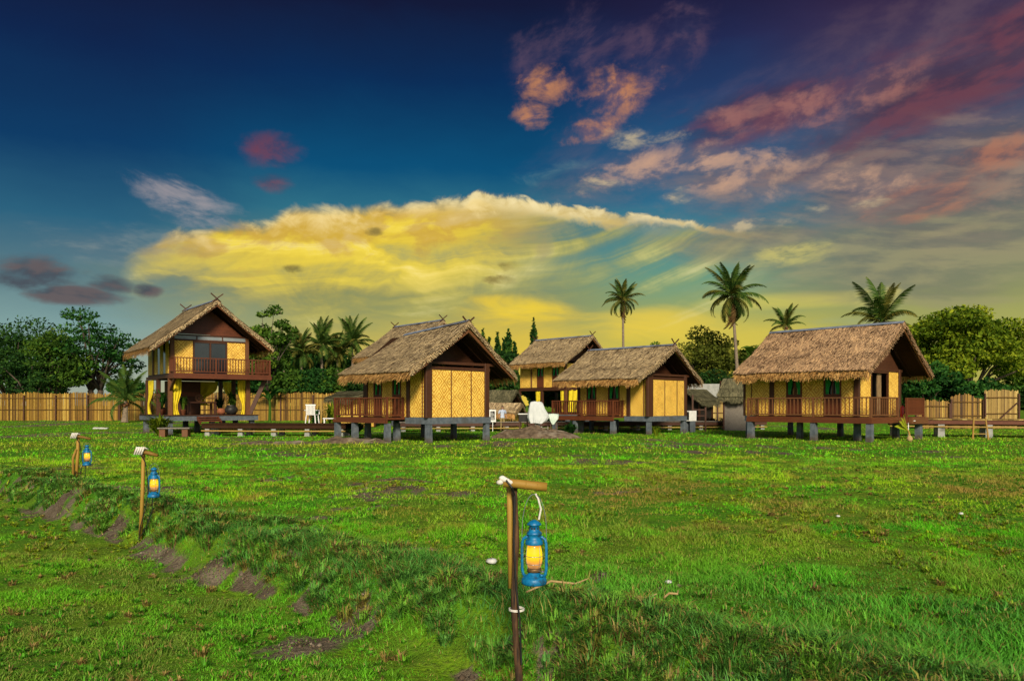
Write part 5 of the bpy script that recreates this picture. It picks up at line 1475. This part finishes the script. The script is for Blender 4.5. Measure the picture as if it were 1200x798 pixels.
def pot_plant(label, px, D, hgt, wid, seed, mat='leaf_mid', pot=True, z=0.0, name='potted_plant', blades=60, loc=None):
    loc = loc if loc is not None else Vector(((px - 600) / F * D, D, z)); r = np.random.default_rng(seed)
    e = empty(name, loc, 0, label, 'plant')
    ph = .28 * min(1, hgt) if pot else 0
    if pot:
        m = MB(); m.lathe([(ph * .4, 0), (ph * .62, ph * .95), (ph * .7, ph), (ph * .5, ph)], 14); m.build('pot', M['terracotta'], e, smooth_=True)
    V, A = [], []
    for i in range(blades):
        az = r.random() * 6.28; L = hgt * (.5 + .6 * r.random()); lean = wid * (.2 + .8 * r.random()) * .6; w = .035 + .03 * r.random()
        d = np.array([math.cos(az), math.sin(az), 0]); s = np.array([-d[1], d[0], 0]) * w; b = np.array([0, 0, ph * .9]) + d * .03
        mid = b + d * lean * .5 + np.array([0, 0, L * .7]); tip = b + d * lean + np.array([0, 0, L * (.45 + .5 * r.random())])
        V.append([b - s * .5, b + s * .5, mid + s, mid - s, tip]); A.append(r.random())
    np_mesh('foliage', np.array(V), 5, [(0, 1, 2, 3), (3, 2, 4)], M[mat], np.array(A), e)
    return e


pot_plant('potted plant with strap leaves behind the front left post of the open ground floor', 0, 0, .95, .5, 3, loc=at(hD, -.4, .75, 1.0))
pot_plant('leafy pot plant under the far left yellow drape', 0, 0, 1.25, .9, 4, 'leaf_deep', loc=at(hD, -2.4, .15, 1.0), blades=90)
pot_plant('spiky potted plant beside the braced right post of the open ground floor', 0, 0, 1.2, .7, 5, loc=at(hD, -.9, 3.5, 1.0))
pot_plant('low pot plant on the floor below the widest drape', 0, 0, .9, .8, 6, 'leaf_dark', loc=at(hD, -3.4, 3.6, 1.0))
pot_plant('pale drooping shrub in front of the left corner of the tall house', 187, 37.2, 1.15, 1.7, 7, 'leaf_bright', False, name='drooping_shrub', blades=260)
pot_plant('yellowish bush by the railing at the left end of the large veranda', 391, 41, 1.9, 1.3, 8, 'leaf_bright', False, name='bush', blades=190)
pot_plant('leafy green bush behind the white chair on the walkway', 372, 40.2, 1.55, 1.0, 9, 'leaf_deep', False, name='bush', blades=150)
pot_plant('green bush at the foot of the pale bamboo fence', 852, 47, .95, 1.4, 10, 'leaf_bright', False, name='bush', blades=170)
pot_plant('dry reddish bush left of the green bush by the pale fence', 833, 49, .9, 1.3, 11, 'frond_dead', False, name='bush', blades=140)
pot_plant('bright green sapling standing on the dirt mound left of the white frame', 613.5, 37.5, .75, .45, 12, 'leaf_bright', False, name='sapling', blades=30)
pot_plant('dark leafy plant right of the big dirt mound, under the smaller veranda', 669, 38.6, .75, 1.0, 13, 'leaf_deep', False, name='bush', blades=120)
pot_plant('green bush under the left end of the large veranda', 415, 38, .8, 1.8, 14, 'leaf_deep', False, name='bush', blades=200)
pot_plant('thin yellow-green weed in front of the middle gable of the smaller bungalow', 769, 37.5, .62, .6, 15, 'leaf_bright', False, name='weed', blades=34)
pot_plant('leafy dark bush left of the notice board pole', 578, 46.8, .7, 1.6, 16, 'leaf_deep', False, name='bush', blades=140)

cs_ = empty('coconut_seedling', (*gp(1066, 517), 0), R(15), 'pale coconut seedling leaning left in the grass before the russet bungalow', 'seedling'); cs_.scale = (1.25,) * 3
m = MB(); m.lathe([(.01, -.03), (.09, .03), (.10, .1), (.05, .18), (.01, .2)], 12); m.build('nut', M['straw'], cs_, smooth_=True)
m = MB(); m.tube([(0, 0, .15), (-.03, 0, .3), (-.10, 0, .42)], [.035, .03, .02], 7); m.build('stem', M['pale_bamboo'], cs_)
for k, (dx_, dz_) in enumerate(((-.42, .30), (-.30, .42), (-.16, .52), (-.48, .12))):
    m = MB(); b = Vector((-.08, 0, .38)); t_ = b + Vector((dx_, .05 * k - .08, dz_)); mid = b.lerp(t_, .55) + Vector((0, .02, .05)); s_ = Vector((.03, .04, .075))
    m.cur = .95; m.add([b - s_ * .3, b + s_ * .3, mid + s_, mid - s_, t_], [(0, 1, 2, 3), (3, 2, 4)]); m.build('leaf', M['leaf_bright'], cs_)

# ------------------------------------------------------------------ smaller things around the huts
sg = empty('notice_board', (*world(577.3, 44)[:2], 0), R(-8), 'white notice board with black panel of writing on a thin white pole', 'sign')
m = MB(); m.bbox(-.19, .19, -.02, .02, .55, 1.26, .006); m.build('board', M['white_paint'], sg)
m = MB(); m.box(-.125, .125, -.026, -.0215, .66, 1.17); pn = m.build('panel', M['black_paint'], sg)
m = MB()
for k in range(6): m.box(-.10, .10 - .03 * (k % 3), -.030, -.0275, .70 + k * .075, .72 + k * .075)
m.build('writing', M['white_paint'], pn)
m = MB(); m.tube([(0, .03, -.1), (0, .03, 1.2)], .022, 8); m.build('pole', M['white_paint'], sg)


def sheet_frame(label, loc, outline, mat, name, depth=.5, rz=0.0, foot=True):
    """cloth draped over a standing frame: a loop of sections from top to hem, with folds"""
    e = empty(name, loc, rz, label, 'covered frame', 'sheet-covered frames by the dirt mound')
    vs, fs = [], []; n = 96; rows = len(outline)
    for j, (z, xa, xb) in enumerate(outline):
        cx, hw = (xa + xb) / 2, (xb - xa) / 2; dp = depth * (.35 + .65 * min(1, j / (rows - 2)))
        for k in range(n):
            a = 2 * math.pi * k / n; f_ = 1 + (.06 * math.sin(a * 13 + 1) + .05 * math.sin(a * 19 + .6)) * (j / rows)
            ca, sa = math.cos(a), math.sin(a); sq = (abs(ca) ** 7 + abs(sa) ** 7) ** (-1 / 7)
            vs.append((cx + hw * ca * sq * f_ * .92, dp * .5 * sa * sq * f_, z + .02 * math.sin(a * 3 + j)))
    for j in range(rows - 1):
        for k in range(n): fs.append((j * n + k, j * n + (k + 1) % n, (j + 1) * n + (k + 1) % n, (j + 1) * n + k))
    fs.append(tuple(range(n)))
    m = MB(); m.add(vs, fs); m.build('sheet', M[mat], e, smooth_=True)
    if foot:
        m = MB(); m.bbox(-.16, .12, -.13, .13, 0, .62); m.build('pedestal', M['pale_concrete'], e)
        m = MB()
        for z in (.12, .3): m.box(-.62, .55, -.16, -.135, z, z + .04)
        for x in (-.6, .53): m.box(x - .03, x + .03, -.20, -.165, 0, .4)
        m.build('trellis', M['old_wood'], e)
    else:
        m = MB()
        for x in (-.15, .15):
            m.bar((x, 0, 0), (x, 0, .6), .06)
        m.build('frame', M['dark_wood'], e)
    return e


sheet_frame('large white sheet draped over a standing frame on a pedestal', (*world(630, 40.5)[:2], 0), [(1.70, -.34, .06), (1.67, -.40, .22), (1.60, -.44, .30), (1.30, -.50, .42), (1.02, -.55, .60), (.86, -.56, .63), (.70, -.50, .50), (.56, -.42, .28)], 'white_cloth', 'covered_frame', .7)
sheet_frame('small pale green sheet over a low frame right of the white covered frame', (*world(648.5, 40.8)[:2], 0), [(1.05, -.30, .28), (1.02, -.32, .30), (.80, -.26, .29), (.62, -.18, .15), (.50, -.08, .05)], 'pale_green_cloth', 'covered_frame', .45, foot=False)

bx = empty('black_crate', (*world(613.5, 42)[:2], 0), R(-6), 'black crate with a pale lid on a stand left of the white covered frame', 'crate')
m = MB(); m.bbox(-.24, .24, -.2, .2, .62, 1.0); m.build('body', M['black_paint'], bx)
m = MB(); m.bbox(-.28, .28, -.24, .24, 1.003, 1.06); m.build('lid', M['white_paint'], bx)
for a in (-1, 1):
    m = MB(); m.box(a * .2 - .03, a * .2 + .03, -.17, -.11, 0, .62); m.build('leg', M['dark_wood'], bx)
    m = MB(); m.box(a * .2 - .03, a * .2 + .03, .11, .17, 0, .62); m.build('leg', M['dark_wood'], bx)


def mound(label, loc, rx, ry, h, seed, mat='dirt', name='dirt_mound'):
    N = 44; vs, fs = [], []
    for j in range(N + 1):
        for i in range(N + 1):
            u, v = i / N * 2 - 1, j / N * 2 - 1; r2 = u * u + v * v
            z = h * max(0, 1 - r2) ** .8 * (.45 + 1.1 * float(fb(u * 3 + seed, v * 2 + seed * 2, 4))) - .05
            vs.append((u * rx, v * ry, z))
    for j in range(N):
        for i in range(N): a = j * (N + 1) + i; fs.append((a, a + 1, a + N + 2, a + N + 1))
    m = MB(); m.add(vs, fs); o = m.build(name, M[mat], None, smooth_=True); o.location = loc
    return tag(o, label, 'mound', 'mounds of dug soil before the huts')


mound('long dug-soil mound between the two blank-gabled bungalows', (*world(627, 35.5)[:2], 0), 2.2, .9, .52, 3)
mound('low trodden soil heap before the left end of the large veranda', (*world(410, 31)[:2], 0), 1.9, .8, .26, 5)
mound('flat dark soil heap in the grass before the walkway', (*world(325, 30)[:2], 0), 2.3, .7, .16, 7)

ch = empty('plastic_chair', (*world(366, 38.2)[:2], .62), R(172), 'white plastic armchair on the dark boardwalk, seen from behind', 'chair')
m = MB(); m.bbox(-.24, .24, -.24, .22, .40, .44); m.build('seat', M['white_paint'], ch)
m = MB()
for k in range(7): m.box(-.23 + k * .07, -.185 + k * .07, .20, .23, .44, .86)
m.bbox(-.27, .27, .195, .235, .862, .93, .01); m.build('backrest', M['white_paint'], ch)
for a in (-1, 1):
    m = MB(); m.bbox(a * .29 - .035, a * .29 + .035, -.22, .24, .62, .655); m.box(a * .29 - .025, a * .29 + .025, -.2, -.15, .44, .62); m.build('armrest', M['white_paint'], ch)
    for b in (-1, 1):
        m = MB(); m.bar((a * .26, b * .23, 0), (a * .22, b * .20, .40), .045); m.build('leg', M['white_paint'], ch)

pb = MB(); pb.tube([(0, 0, 0), (.01, 0, .5), (0, 0, 1.15)], [.05, .045, .045], 8); pb.tube([(0, 0, .62), (.35, 0, .78)], .022, 6); pb.tube([(0, 0, .85), (-.28, 0, 1.0)], .022, 6)
pb = pb.build('bamboo_pole', M['pale_bamboo'], None); pb.location = (*world(376.3, 38.4)[:2], .6); tag(pb, 'pale bamboo pole with side branches standing right of the white chair', 'pole')
wb = empty('white_bench', (*world(389.5, 38.5)[:2], .60), 0, 'low white bench at the right end of the dark boardwalk', 'bench')
m = MB(); m.bbox(-.45, .45, -.15, .15, .22, .27); m.build('seat', M['white_paint'], wb)
for a in (-1, 1):
    m = MB(); m.box(a * .38 - .03, a * .38 + .03, -.12, .12, .02, .22); m.build('leg', M['white_paint'], wb)

ws = empty('wooden_bench', (*world(205.5, 36.8)[:2], 0), R(4), 'rough dark plank bench on the grass left of the boardwalk', 'bench')
for k in range(2):
    m = MB(); m.bbox(-.75, .75, -.28 + .3 * k, 0 + .3 * k, .38, .44); m.build('plank', M['old_wood'], ws)
for a in (-.55, .5):
    m = MB(); m.bbox(a - .14, a + .14, -.2, .22, 0, .375); m.build('leg', M['brown_wood'], ws)
sl = MB(); sl.bbox(-.42, .42, -.22, .22, 0, .11, .03); sl = sl.build('stone_slab', M['stone'], None); sl.location = (*gp(118, 503), .0); sl.rotation_euler = (.05, .04, .3); tag(sl, 'pale flat stone slab lying in the grass before the long fence', 'stone')

ac = empty('air_conditioner', (*world(809.3, 43.2)[:2], 0), R(-46), 'white outdoor air conditioner unit beside the gable of the smaller bungalow', 'air conditioner')
m = MB(); m.bbox(-.17, .17, -.34, .34, .62, 1.2); m.build('casing', M['white_paint'], ac)
m = MB(); m.box(-.12, .12, -.347, -.342, .68, 1.14); m.build('grille', M['black_paint'], ac)
for a in (-1, 1):
    m = MB(); m.box(a * .13 - .02, a * .13 + .02, -.25, .25, 0, .62); m.build('bracket', M['concrete'], ac)
fp = MB(); fp.bar((0, 0, 0), (0, 0, 2.1), .1); fp.bar((0, 0, .9), (.75, 0, .9), .06); fp.bar((0, 0, 1.25), (.75, 0, 1.25), .06); fp.bar((.75, 0, 0), (.75, 0, 1.4), .09)
fp = fp.build('gate_frame', M['dark_wood'], None); fp.location = (*world(811.5, 44.5)[:2], 0); tag(fp, 'dark wooden gate frame right of the white air conditioner', 'gate')

fe_p = at(hC, .62, hC.ly(1057.5, .62), .995)
fe = empty('fire_extinguisher', fe_p, hC.rz, 'red fire extinguisher standing on the russet bungalow veranda', 'fire extinguisher')
m = MB(); m.lathe([(.085, 0), (.09, .03), (.09, .40), (.06, .47), (.03, .5)], 18); m.build('cylinder', M['red_paint'], fe, smooth_=True)
m = MB(); m.lathe([(.03, .5), (.035, .56), (.02, .57)], 10); m.bar((0, 0, .56), (.12, 0, .60), .025); m.build('valve', M['black_paint'], fe)
m = MB(); m.tube([(.03, 0, .54), (.13, 0, .48), (.12, 0, .3), (.1, 0, .15)], .014, 7); m.build('hose', M['black_paint'], fe)

lad = empty('bamboo_ladder', (*world(1148, 33.9)[:2], 0), R(-24), 'short bamboo ladder leaning against the right boardwalk', 'ladder')
for a in (-1, 1):
    m = MB(); m.cur = .6; m.tube([(a * .30, -.28, -.02), (a * .22, .0, .98)], [.04, .034], 8); m.build('pole', M['bamboo'], lad)
for k in range(3):
    t_ = .25 + .3 * k; m = MB(); m.tube([(-.30 + .08 * t_, -.28 + .28 * t_, t_), (.30 - .08 * t_, -.28 + .28 * t_, t_)], .024, 7); m.build('rung', M['pale_bamboo'], lad)
for px_, lab in ((1005, 'bent white pipe standing under the russet veranda'),):
    pass
wp = MB(); wp.tube([(0, 0, 0), (0, 0, .78), (.05, 0, .83), (.3, 0, .83)], .018, 7)
wp = wp.build('water_pipe', M['white_paint'], None); wp.location = (*world(1064.5, 33.2)[:2], 0); tag(wp, 'thin bent white pipe standing behind the coconut seedling', 'pipe')


# ------------------------------------------------------------------ a person far off by the little hut
def person(label, loc, rz, H=1.6):
    J = dict(pelvis=(0, 0, .52), waist=(0, 0, .60), chest=(0, -.01, .72), neck=(0, 0, .83), chin=(0, -.012, .875), head=(0, -.012, .925), crown=(0, 0, .975))
    for s, a in ((1, 'l'), (-1, 'r')):
        J.update({'sh' + a: (s * .115, 0, .80), 'el' + a: (s * .15, .015, .64), 'wr' + a: (s * .145, -.04, .51), 'ha' + a: (s * .14, -.055, .46),
                  'hp' + a: (s * .055, 0, .50), 'kn' + a: (s * .06, -.012, .28), 'an' + a: (s * .062, .01, .045), 'to' + a: (s * .068, -.075, .018)})
    E_ = [('pelvis', 'waist'), ('waist', 'chest'), ('chest', 'neck'), ('neck', 'chin'), ('chin', 'head'), ('head', 'crown')]
    for a in 'lr': E_ += [('chest', 'sh' + a), ('sh' + a, 'el' + a), ('el' + a, 'wr' + a), ('wr' + a, 'ha' + a), ('pelvis', 'hp' + a), ('hp' + a, 'kn' + a), ('kn' + a, 'an' + a), ('an' + a, 'to' + a)]
    rad = dict(pelvis=.075, waist=.075, chest=.085, neck=.034, chin=.04, head=.052, crown=.035)
    for a in 'lr': rad.update({'sh' + a: .038, 'el' + a: .026, 'wr' + a: .019, 'ha' + a: .02, 'hp' + a: .055, 'kn' + a: .038, 'an' + a: .026, 'to' + a: .02})
    names_ = list(J); me = bpy.data.meshes.new('person')
    me.from_pydata([tuple(c * H for c in J[k]) for k in names_], [(names_.index(a), names_.index(b)) for a, b in E_], [])
    o = bpy.data.objects.new('person', me); COL.objects.link(o)
    sk = o.modifiers.new('skin', 'SKIN'); sk.use_smooth_shade = True
    for i, k in enumerate(names_):
        v = me.skin_vertices[0].data[i]; v.radius = (rad[k] * H, rad[k] * H * (.72 if k in ('chest', 'waist', 'pelvis') else 1)); v.use_root = (k == 'pelvis')
    o.modifiers.new('sub', 'SUBSURF').levels = 2
    dg = bpy.context.evaluated_depsgraph_get(); m2 = bpy.data.meshes.new_from_object(o.evaluated_get(dg))
    o.modifiers.clear(); o.data = m2
    m2.materials.clear()
    for k in ('blue_cloth', 'khaki', 'skin', 'hair'): m2.materials.append(M[k])
    for p in m2.polygons:
        z = p.center.z / H; ax = abs(p.center.x) / H
        p.material_index = 3 if (z > .93 or (z > .885 and p.center.y > .0)) else 2 if z > .835 else (2 if (ax > .12 and z < .68) else (0 if z > .515 else (1 if z > .05 else 3)))
        p.use_smooth = True
    o.location = loc; o.rotation_euler = (0, 0, rz)
    return tag(o, label, 'person')


M['khaki'] = mat_noise('khaki_cloth', (0.20, 0.15, 0.06), (0.28, 0.21, 0.09), 6.0, .9, bump=.1)
M['skin'] = mat_noise('skin', (0.26, 0.14, 0.085), (0.32, 0.18, 0.11), 6.0, .6, bump=.0)
M['hair'] = mat_noise('dark_hair', (0.012, 0.009, 0.007), (0.025, 0.018, 0.014), 20.0, .6, bump=.1)
person('person in a pale blue shirt and khaki trousers standing by the little golden hut', (*world(588.8, 44.5)[:2], 0.0), R(20), 1.52)


# ------------------------------------------------------------------ lanterns and their posts
def glow_mat(name, stops, strength):
    m, t, o = newmat(name); tc_ = t.nodes.new('ShaderNodeTexCoord'); sp = t.nodes.new('ShaderNodeSeparateXYZ'); t.links.new(tc_.outputs['Object'], sp.inputs[0])
    z = (X(t, sp.outputs[2]) - .085) / .13
    n = noise(t, objco(t), 26.0, 4, .6)
    c = ramp(t, (z + (n - .5) * .35).clamp(), stops)
    em = t.nodes.new('ShaderNodeEmission'); t.links.new(c, em.inputs[0]); em.inputs[1].default_value = strength
    gl = t.nodes.new('ShaderNodeBsdfGlossy'); gl.inputs['Roughness'].default_value = .12
    mx = t.nodes.new('ShaderNodeMixShader'); mx.inputs[0].default_value = .06
    t.links.new(em.outputs[0], mx.inputs[1]); t.links.new(gl.outputs[0], mx.inputs[2]); t.links.new(mx.outputs[0], o.inputs[0]); return m


M['lit_globe'] = glow_mat('lit_frosted_globe', [(0.0, (.34, .16, .06)), (.25, (.75, .32, .07)), (.38, (1.0, .46, .03)), (.52, (1.0, .74, .01)), (.85, (1.0, .66, .01)), (1.0, (.85, .30, .02))], 1.25)


def lantern(label, loc, rz, H, bail=.16):
    """hurricane lantern, origin at the bottom of its tank, about 0.36 high when H = 1"""
    e = empty('hurricane_lantern', loc, rz, label, 'lantern', 'blue hurricane lanterns hung on posts'); e.scale = (H * .84, H * .84, H)
    m = MB(); m.lathe([(.0, .0), (.076, .0), (.082, .006), (.084, .012), (.082, .026), (.078, .034), (.070, .040), (.050, .052), (.040, .058), (.038, .066)], 32); m.build('tank', M['blue_paint'], e, smooth_=True)
    m = MB(); m.lathe([(.030, .066), (.045, .068), (.047, .078), (.046, .086), (.036, .090), (.030, .090)], 28); m.build('burner', M['burner'], e, smooth_=True)
    m = MB(); m.lathe([(.036, .088), (.045, .10), (.0525, .125), (.054, .15), (.050, .18), (.043, .205), (.040, .215)], 32); m.build('globe', M['lit_globe'], e, smooth_=True)
    m = MB()
    for z, r_ in ((.155, .058), (.112, .053)):
        m.tube([(math.cos(k * math.pi / 16) * r_, math.sin(k * math.pi / 16) * r_, z) for k in range(33)], .0016, 5, False)
    for a in (.6, 2.5, 3.75, 5.6):
        m.tube([(math.cos(a) * .046, math.sin(a) * .046, .088), (math.cos(a) * .058, math.sin(a) * .058, .15), (math.cos(a) * .05, math.sin(a) * .05, .214)], .0016, 5)
    m.build('globe_guard', M['wire'], e)
    m = MB(); m.lathe([(.040, .214), (.056, .216), (.058, .222), (.056, .236), (.048, .246), (.044, .252), (.044, .268), (.050, .272), (.052, .276), (.044, .286), (.034, .292), (.032, .318), (.046, .322), (.048, .327), (.030, .342), (.010, .350), (.0, .351)], 32); hd = m.build('hood', M['blue_paint'], e, smooth_=True)
    m = MB()
    for k in range(10):
        a = k * math.pi / 5; m.box(math.cos(a) * .0315 - .004, math.cos(a) * .0315 + .004, math.sin(a) * .0315 - .004, math.sin(a) * .0315 + .004, .300, .312)
    m.build('vent_holes', M['black_paint'], hd)
    for s_ in (-1, 1):
        m = MB(); pts = [(s_ * .060, 0, .040), (s_ * .074, 0, .056), (s_ * .080, 0, .085), (s_ * .080, 0, .19), (s_ * .078, 0, .225), (s_ * .070, 0, .246), (s_ * .050, 0, .256), (s_ * .040, 0, .258)]
        m.tube(pts, .0095, 10); m.build('side_tube', M['blue_paint'], e, smooth_=True)
    m = MB(); n = 16
    m.tube([(-.083, 0, .20)] + [(-.083 * math.cos(math.pi * (.12 + .76 * k / n)) * 1.02, 0, .24 + (bail + .08) * math.sin(math.pi * (.12 + .76 * k / n)) ** .8 - .03) for k in range(n + 1)] + [(.083, 0, .20)], .0024, 6); m.build('bail', M['wire'], e)
    m = MB(); m.lathe([(.0, .0), (.012, .004), (.014, .014), (.0, .016)], 10, (.055, -.040, .046)); m.build('filler_cap', M['blue_paint'], e, smooth_=True)
    m = MB(); m.tube([(.03, -.03, .078), (.062, -.045, .078)], .0022, 6); m.lathe([(.0, -.004), (.010, -.004), (.010, .004), (.0, .004)], 10, (.064, -.046, .078)); m.build('wick_knob', M['wire'], e)
    return e


gl_ = 'wooden lantern posts along the earth bank'
# nearest post
D0 = 4.5
bx0 = world(611, D0); zt0 = HC - (567 - HOR) / F * D0
e = empty('lantern_post', (bx0.x, bx0.y, 0), 0, 'nearest post, charred dark stick with split-bamboo arm and white rag', 'post', gl_)
zl = gzf(bx0.x, bx0.y)
m = MB(); r = random.Random(3); pts, rad = [], []
for k in range(15):
    t = k / 14; z = zl - .15 + (zt0 - .02 - zl + .15) * t; pts.append((-.012 - .035 * t + .010 * math.sin(t * 9), .0 + .008 * math.sin(t * 7), z)); rad.append(.023 - .006 * t + .0035 * math.sin(k * 1.9) + .002 * math.sin(k * 4.3))
m.tube(pts, rad, 12); m.build('dark_stick', M['char'], e, smooth_=True)
m = MB(); m.cur = .75; m.tube([(-.062, .052, .42), (-.066, .05, .75), (-.07, .046, zt0 + .015)], [.017, .018, .018], 10); m.build('bamboo_stick', M['bamboo'], e, smooth_=True)
m = MB()
arm = [(-.105, -.048, zt0 + .012), (-.02, -.048, zt0 + .006), (.06, -.048, zt0 - .004), (.147, -.048, zt0 - .012)]
m.cur = .62
m.tube(arm, [.026, .0265, .026, .027], 14); m.tube([(.02, -.048, zt0 + .0), (.028, -.048, zt0 - .001)], .0285, 14); m.tube([(.088, -.048, zt0 - .007), (.095, -.048, zt0 - .008)], .0283, 14)
m.build('arm', M['bamboo'], e, smooth_=True)
m = MB(); r2 = np.random.default_rng(5)
for q in range(5):
    c = Vector((-.125 + .018 * q * .8, -.06 + .01 * (q % 2), zt0 + .015 + .008 * ((q * 3) % 4)))
    m.lathe([(.004, -.016), (.017, -.009), (.022, .0), (.016, .010), (.004, .015)], 9, c)
m.build('rag', M['rag'], e, smooth_=True)
m = MB()
for dz in (0, .007): m.tube([(-.028 + .044 * math.cos(k * math.pi / 8), .014 + .046 * math.sin(k * math.pi / 8), .30 + dz) for k in range(17)], .0035, 6, False)
m.build('wire_tie', M['rag'], e)
m = MB(); m.tube([(-.09, -.075, zt0 + .03), (-.055, -.09, zt0 - .01), (-.04, -.045, zt0 - .06), (-.045, -.04, zt0 - .3), (-.03, -.042, zt0 - .6), (-.01, -.042, .25), (.0, -.04, 0)], .0055, 7); m.build('cable', M['cable'], e)
lantern('nearest blue hurricane lantern, glowing on the charred post with the white rag', world(626, D0 - .05, HC - (684 - HOR) / F * (D0 - .05)), R(-12), 1.06, .20)
m = MB(); m.tube([(0, 0, 0), (.012, 0, .06), (-.004, 0, .12), (-.02, 0, .15)], .006, 7); o = m.build('hanging_cord', M['rag'], None); o.location = world(631.5, D0 - .05, HC - (607 - HOR) / F * D0); tag(o, 'white cord looped between the nearest lantern and its arm', 'cord')


def far_post(label, px, pb, ptop, D, armp, lpx, ltop, lbot, llabel, thick, two, seed):
    x = (px - 600) / F * D; g0 = gzf(x, D); zt = HC - (ptop - HOR) / F * D; r = random.Random(seed)
    e = empty('lantern_post', (x, D, g0), 0, label, 'post', gl_)
    m = MB(); m.cur = .7; m.tube([(-.03, 0, -.15), (.0, .01, (zt - g0) * .5), (.02, 0, zt - g0)], [thick * 1.05, thick, thick * .95], 10); m.build('pole', M['bamboo'], e, smooth_=True)
    if two:
        m = MB(); m.cur = .55; m.tube([(-.05, -.04, -.15), (-.05, -.05, (zt - g0) * .5), (.0, -.03, (zt - g0) * .68)], [thick * .9, thick * .8, thick * .7], 9); m.build('side_stick', M['bamboo'], e, smooth_=True)
    a0, a1 = ((armp[0] - px) / F * D, (armp[1] - px) / F * D); za = zt - g0 - .05
    m = MB(); m.cur = .35; m.tube([(a0, -.05, za + .03), (a1 * .5, -.055, za + .0), (a1, -.05, za - .035)], [.026, .027, .022], 9); m.build('arm', M['bamboo'], e, smooth_=True)
    m = MB()
    for q in range(4): m.tube([(a0 + .02 + .03 * q, -.10, za - .02), (a0 + .05 + .03 * q, -.085, za + .075), (a0 + .09 + .03 * q, -.05, za + .05)], [.012, .016, .012], 7)
    m.build('rag', M['rag'], e, smooth_=True)
    m = MB(); lx_ = (lpx - px) / F * D
    m.tube([(.0, -.06, za), (lx_ * .5, -.08, za - .12), (lx_ * .7, -.05, za - .5), (lx_ * .4, -.05, za - .75), (.0, -.05, .18), (-.02, -.05, .0)], .007, 6)
    m.tube([(lx_, -.05, (HC - (lbot - HOR) / F * D) - g0 + .01), (lx_ * 1.02, -.05, za - .75), (lx_ * .5, -.05, .18), (.0, -.04, .05)], .006, 6); m.build('cable', M['cable'], e)
    H = (lbot - ltop) / F * D / .351
    lantern(llabel, world(lpx, D - .05, HC - (lbot - HOR) / F * D), R(-20 + seed * 7), H, max(.08, (ltop - armp[2]) / F * D / H * .8))
    return e


far_post('middle lantern post, slim upright bamboo with a knotted white rag', 166.5, 622, 526, 10.2, (160, 187, 534), 180.5, 547, 582, 'blue hurricane lantern on the middle post', .024, False, 2)
far_post('farthest lantern post, leaning pair of bamboo sticks', 90.5, 568, 509, 14.6, (85, 108, 513), 102, 521, 545, 'blue hurricane lantern on the farthest post', .030, True, 4)

def build_clods():
    r = np.random.default_rng(77); N = 60000
    y = 4 + 12 * r.random(N) ** 1.6; x = (r.random(N) * 2 - 1) * (y * .72 + .5); b = bare(x, y); k = r.random(N) < (b - .25) * .55
    x, y = x[k], y[k]; n = len(x); s = (.006 + .026 * r.random(n) ** 3); z = ground_z(x, y)
    base = np.array([[1, 0, 0], [0, 1, 0], [-1, 0, 0], [0, -1, 0], [0, 0, .8], [0, 0, -.6]], float)
    V = base[None] * s[:, None, None] * (.55 + .9 * r.random((n, 6, 3))) + np.stack([x, y, z + s * .2], -1)[:, None]
    o = np_mesh('soil_clods', V, 6, [(0, 1, 4), (1, 2, 4), (2, 3, 4), (3, 0, 4), (1, 0, 5), (2, 1, 5), (3, 2, 5), (0, 3, 5)], M['dirt'], r.random(n))
    tag(o, 'crumbled soil clods on the bare foot of the earth bank', 'soil', kind='stuff')


build_clods()

# ------------------------------------------------------------------ litter in the grass
for i, (px, py, L, az, lab) in enumerate(((655, 703, .55, .5, 'bent dry stalk lying in the grass right of the nearest lantern'), (745, 703, .34, .15, 'pale dry stick lying in the grass, nearer the bare soil patch'), (788, 697, .16, .5, 'short dry twig at the end of the pale stick'))):
    x, y = gp(px, py, .08); z = gzf(x, y) + .06; m = MB(); r = random.Random(i)
    m.tube([(-L / 2, 0, 0), (-L * .1, .02, .02 + .03 * (i == 0)), (L * .25, -.01, .015), (L / 2, .03, .03)], [.007, .009, .008, .004], 7)
    o = m.build('dry_stick', M['straw'], None); o.location = (x, y, z); o.rotation_euler = (0, 0, az); tag(o, lab, 'stick', 'dry sticks in the grass')
for i, (px, py, s, lab) in enumerate(((628, 655.5, .05, 'grey stone on the bank just left of the nearest post'), (982, 604, .028, 'small white stone alone in the right field'), (1126, 601, .034, 'buff stone in the grass of the far right field'), (783, 680, .03, 'small pale stone beside the bare soil patch'))):
    if i == 0: px = 576
    x, y = gp(px, py, .05); m = MB(); rs = random.Random(i + 3)
    vs = []; n = 10
    prof = [(.02, -.4), (.8, -.25), (1, .1), (.7, .45), (.02, .6)]
    m.lathe([(a * s, b * s) for a, b in prof], 9); m.v = [(v[0] * rs.uniform(.85, 1.2), v[1] * rs.uniform(.8, 1.1), v[2] * rs.uniform(.8, 1.2)) for v in m.v]
    o = m.build('stone', M['stone'], None, smooth_=True); o.location = (x, y, gzf(x, y) + .03); tag(o, lab, 'stone', 'stones in the grass')

for pr in PROTO.values():            # the pattern fronds themselves are not part of the place
    for o in pr: bpy.data.objects.remove(o)
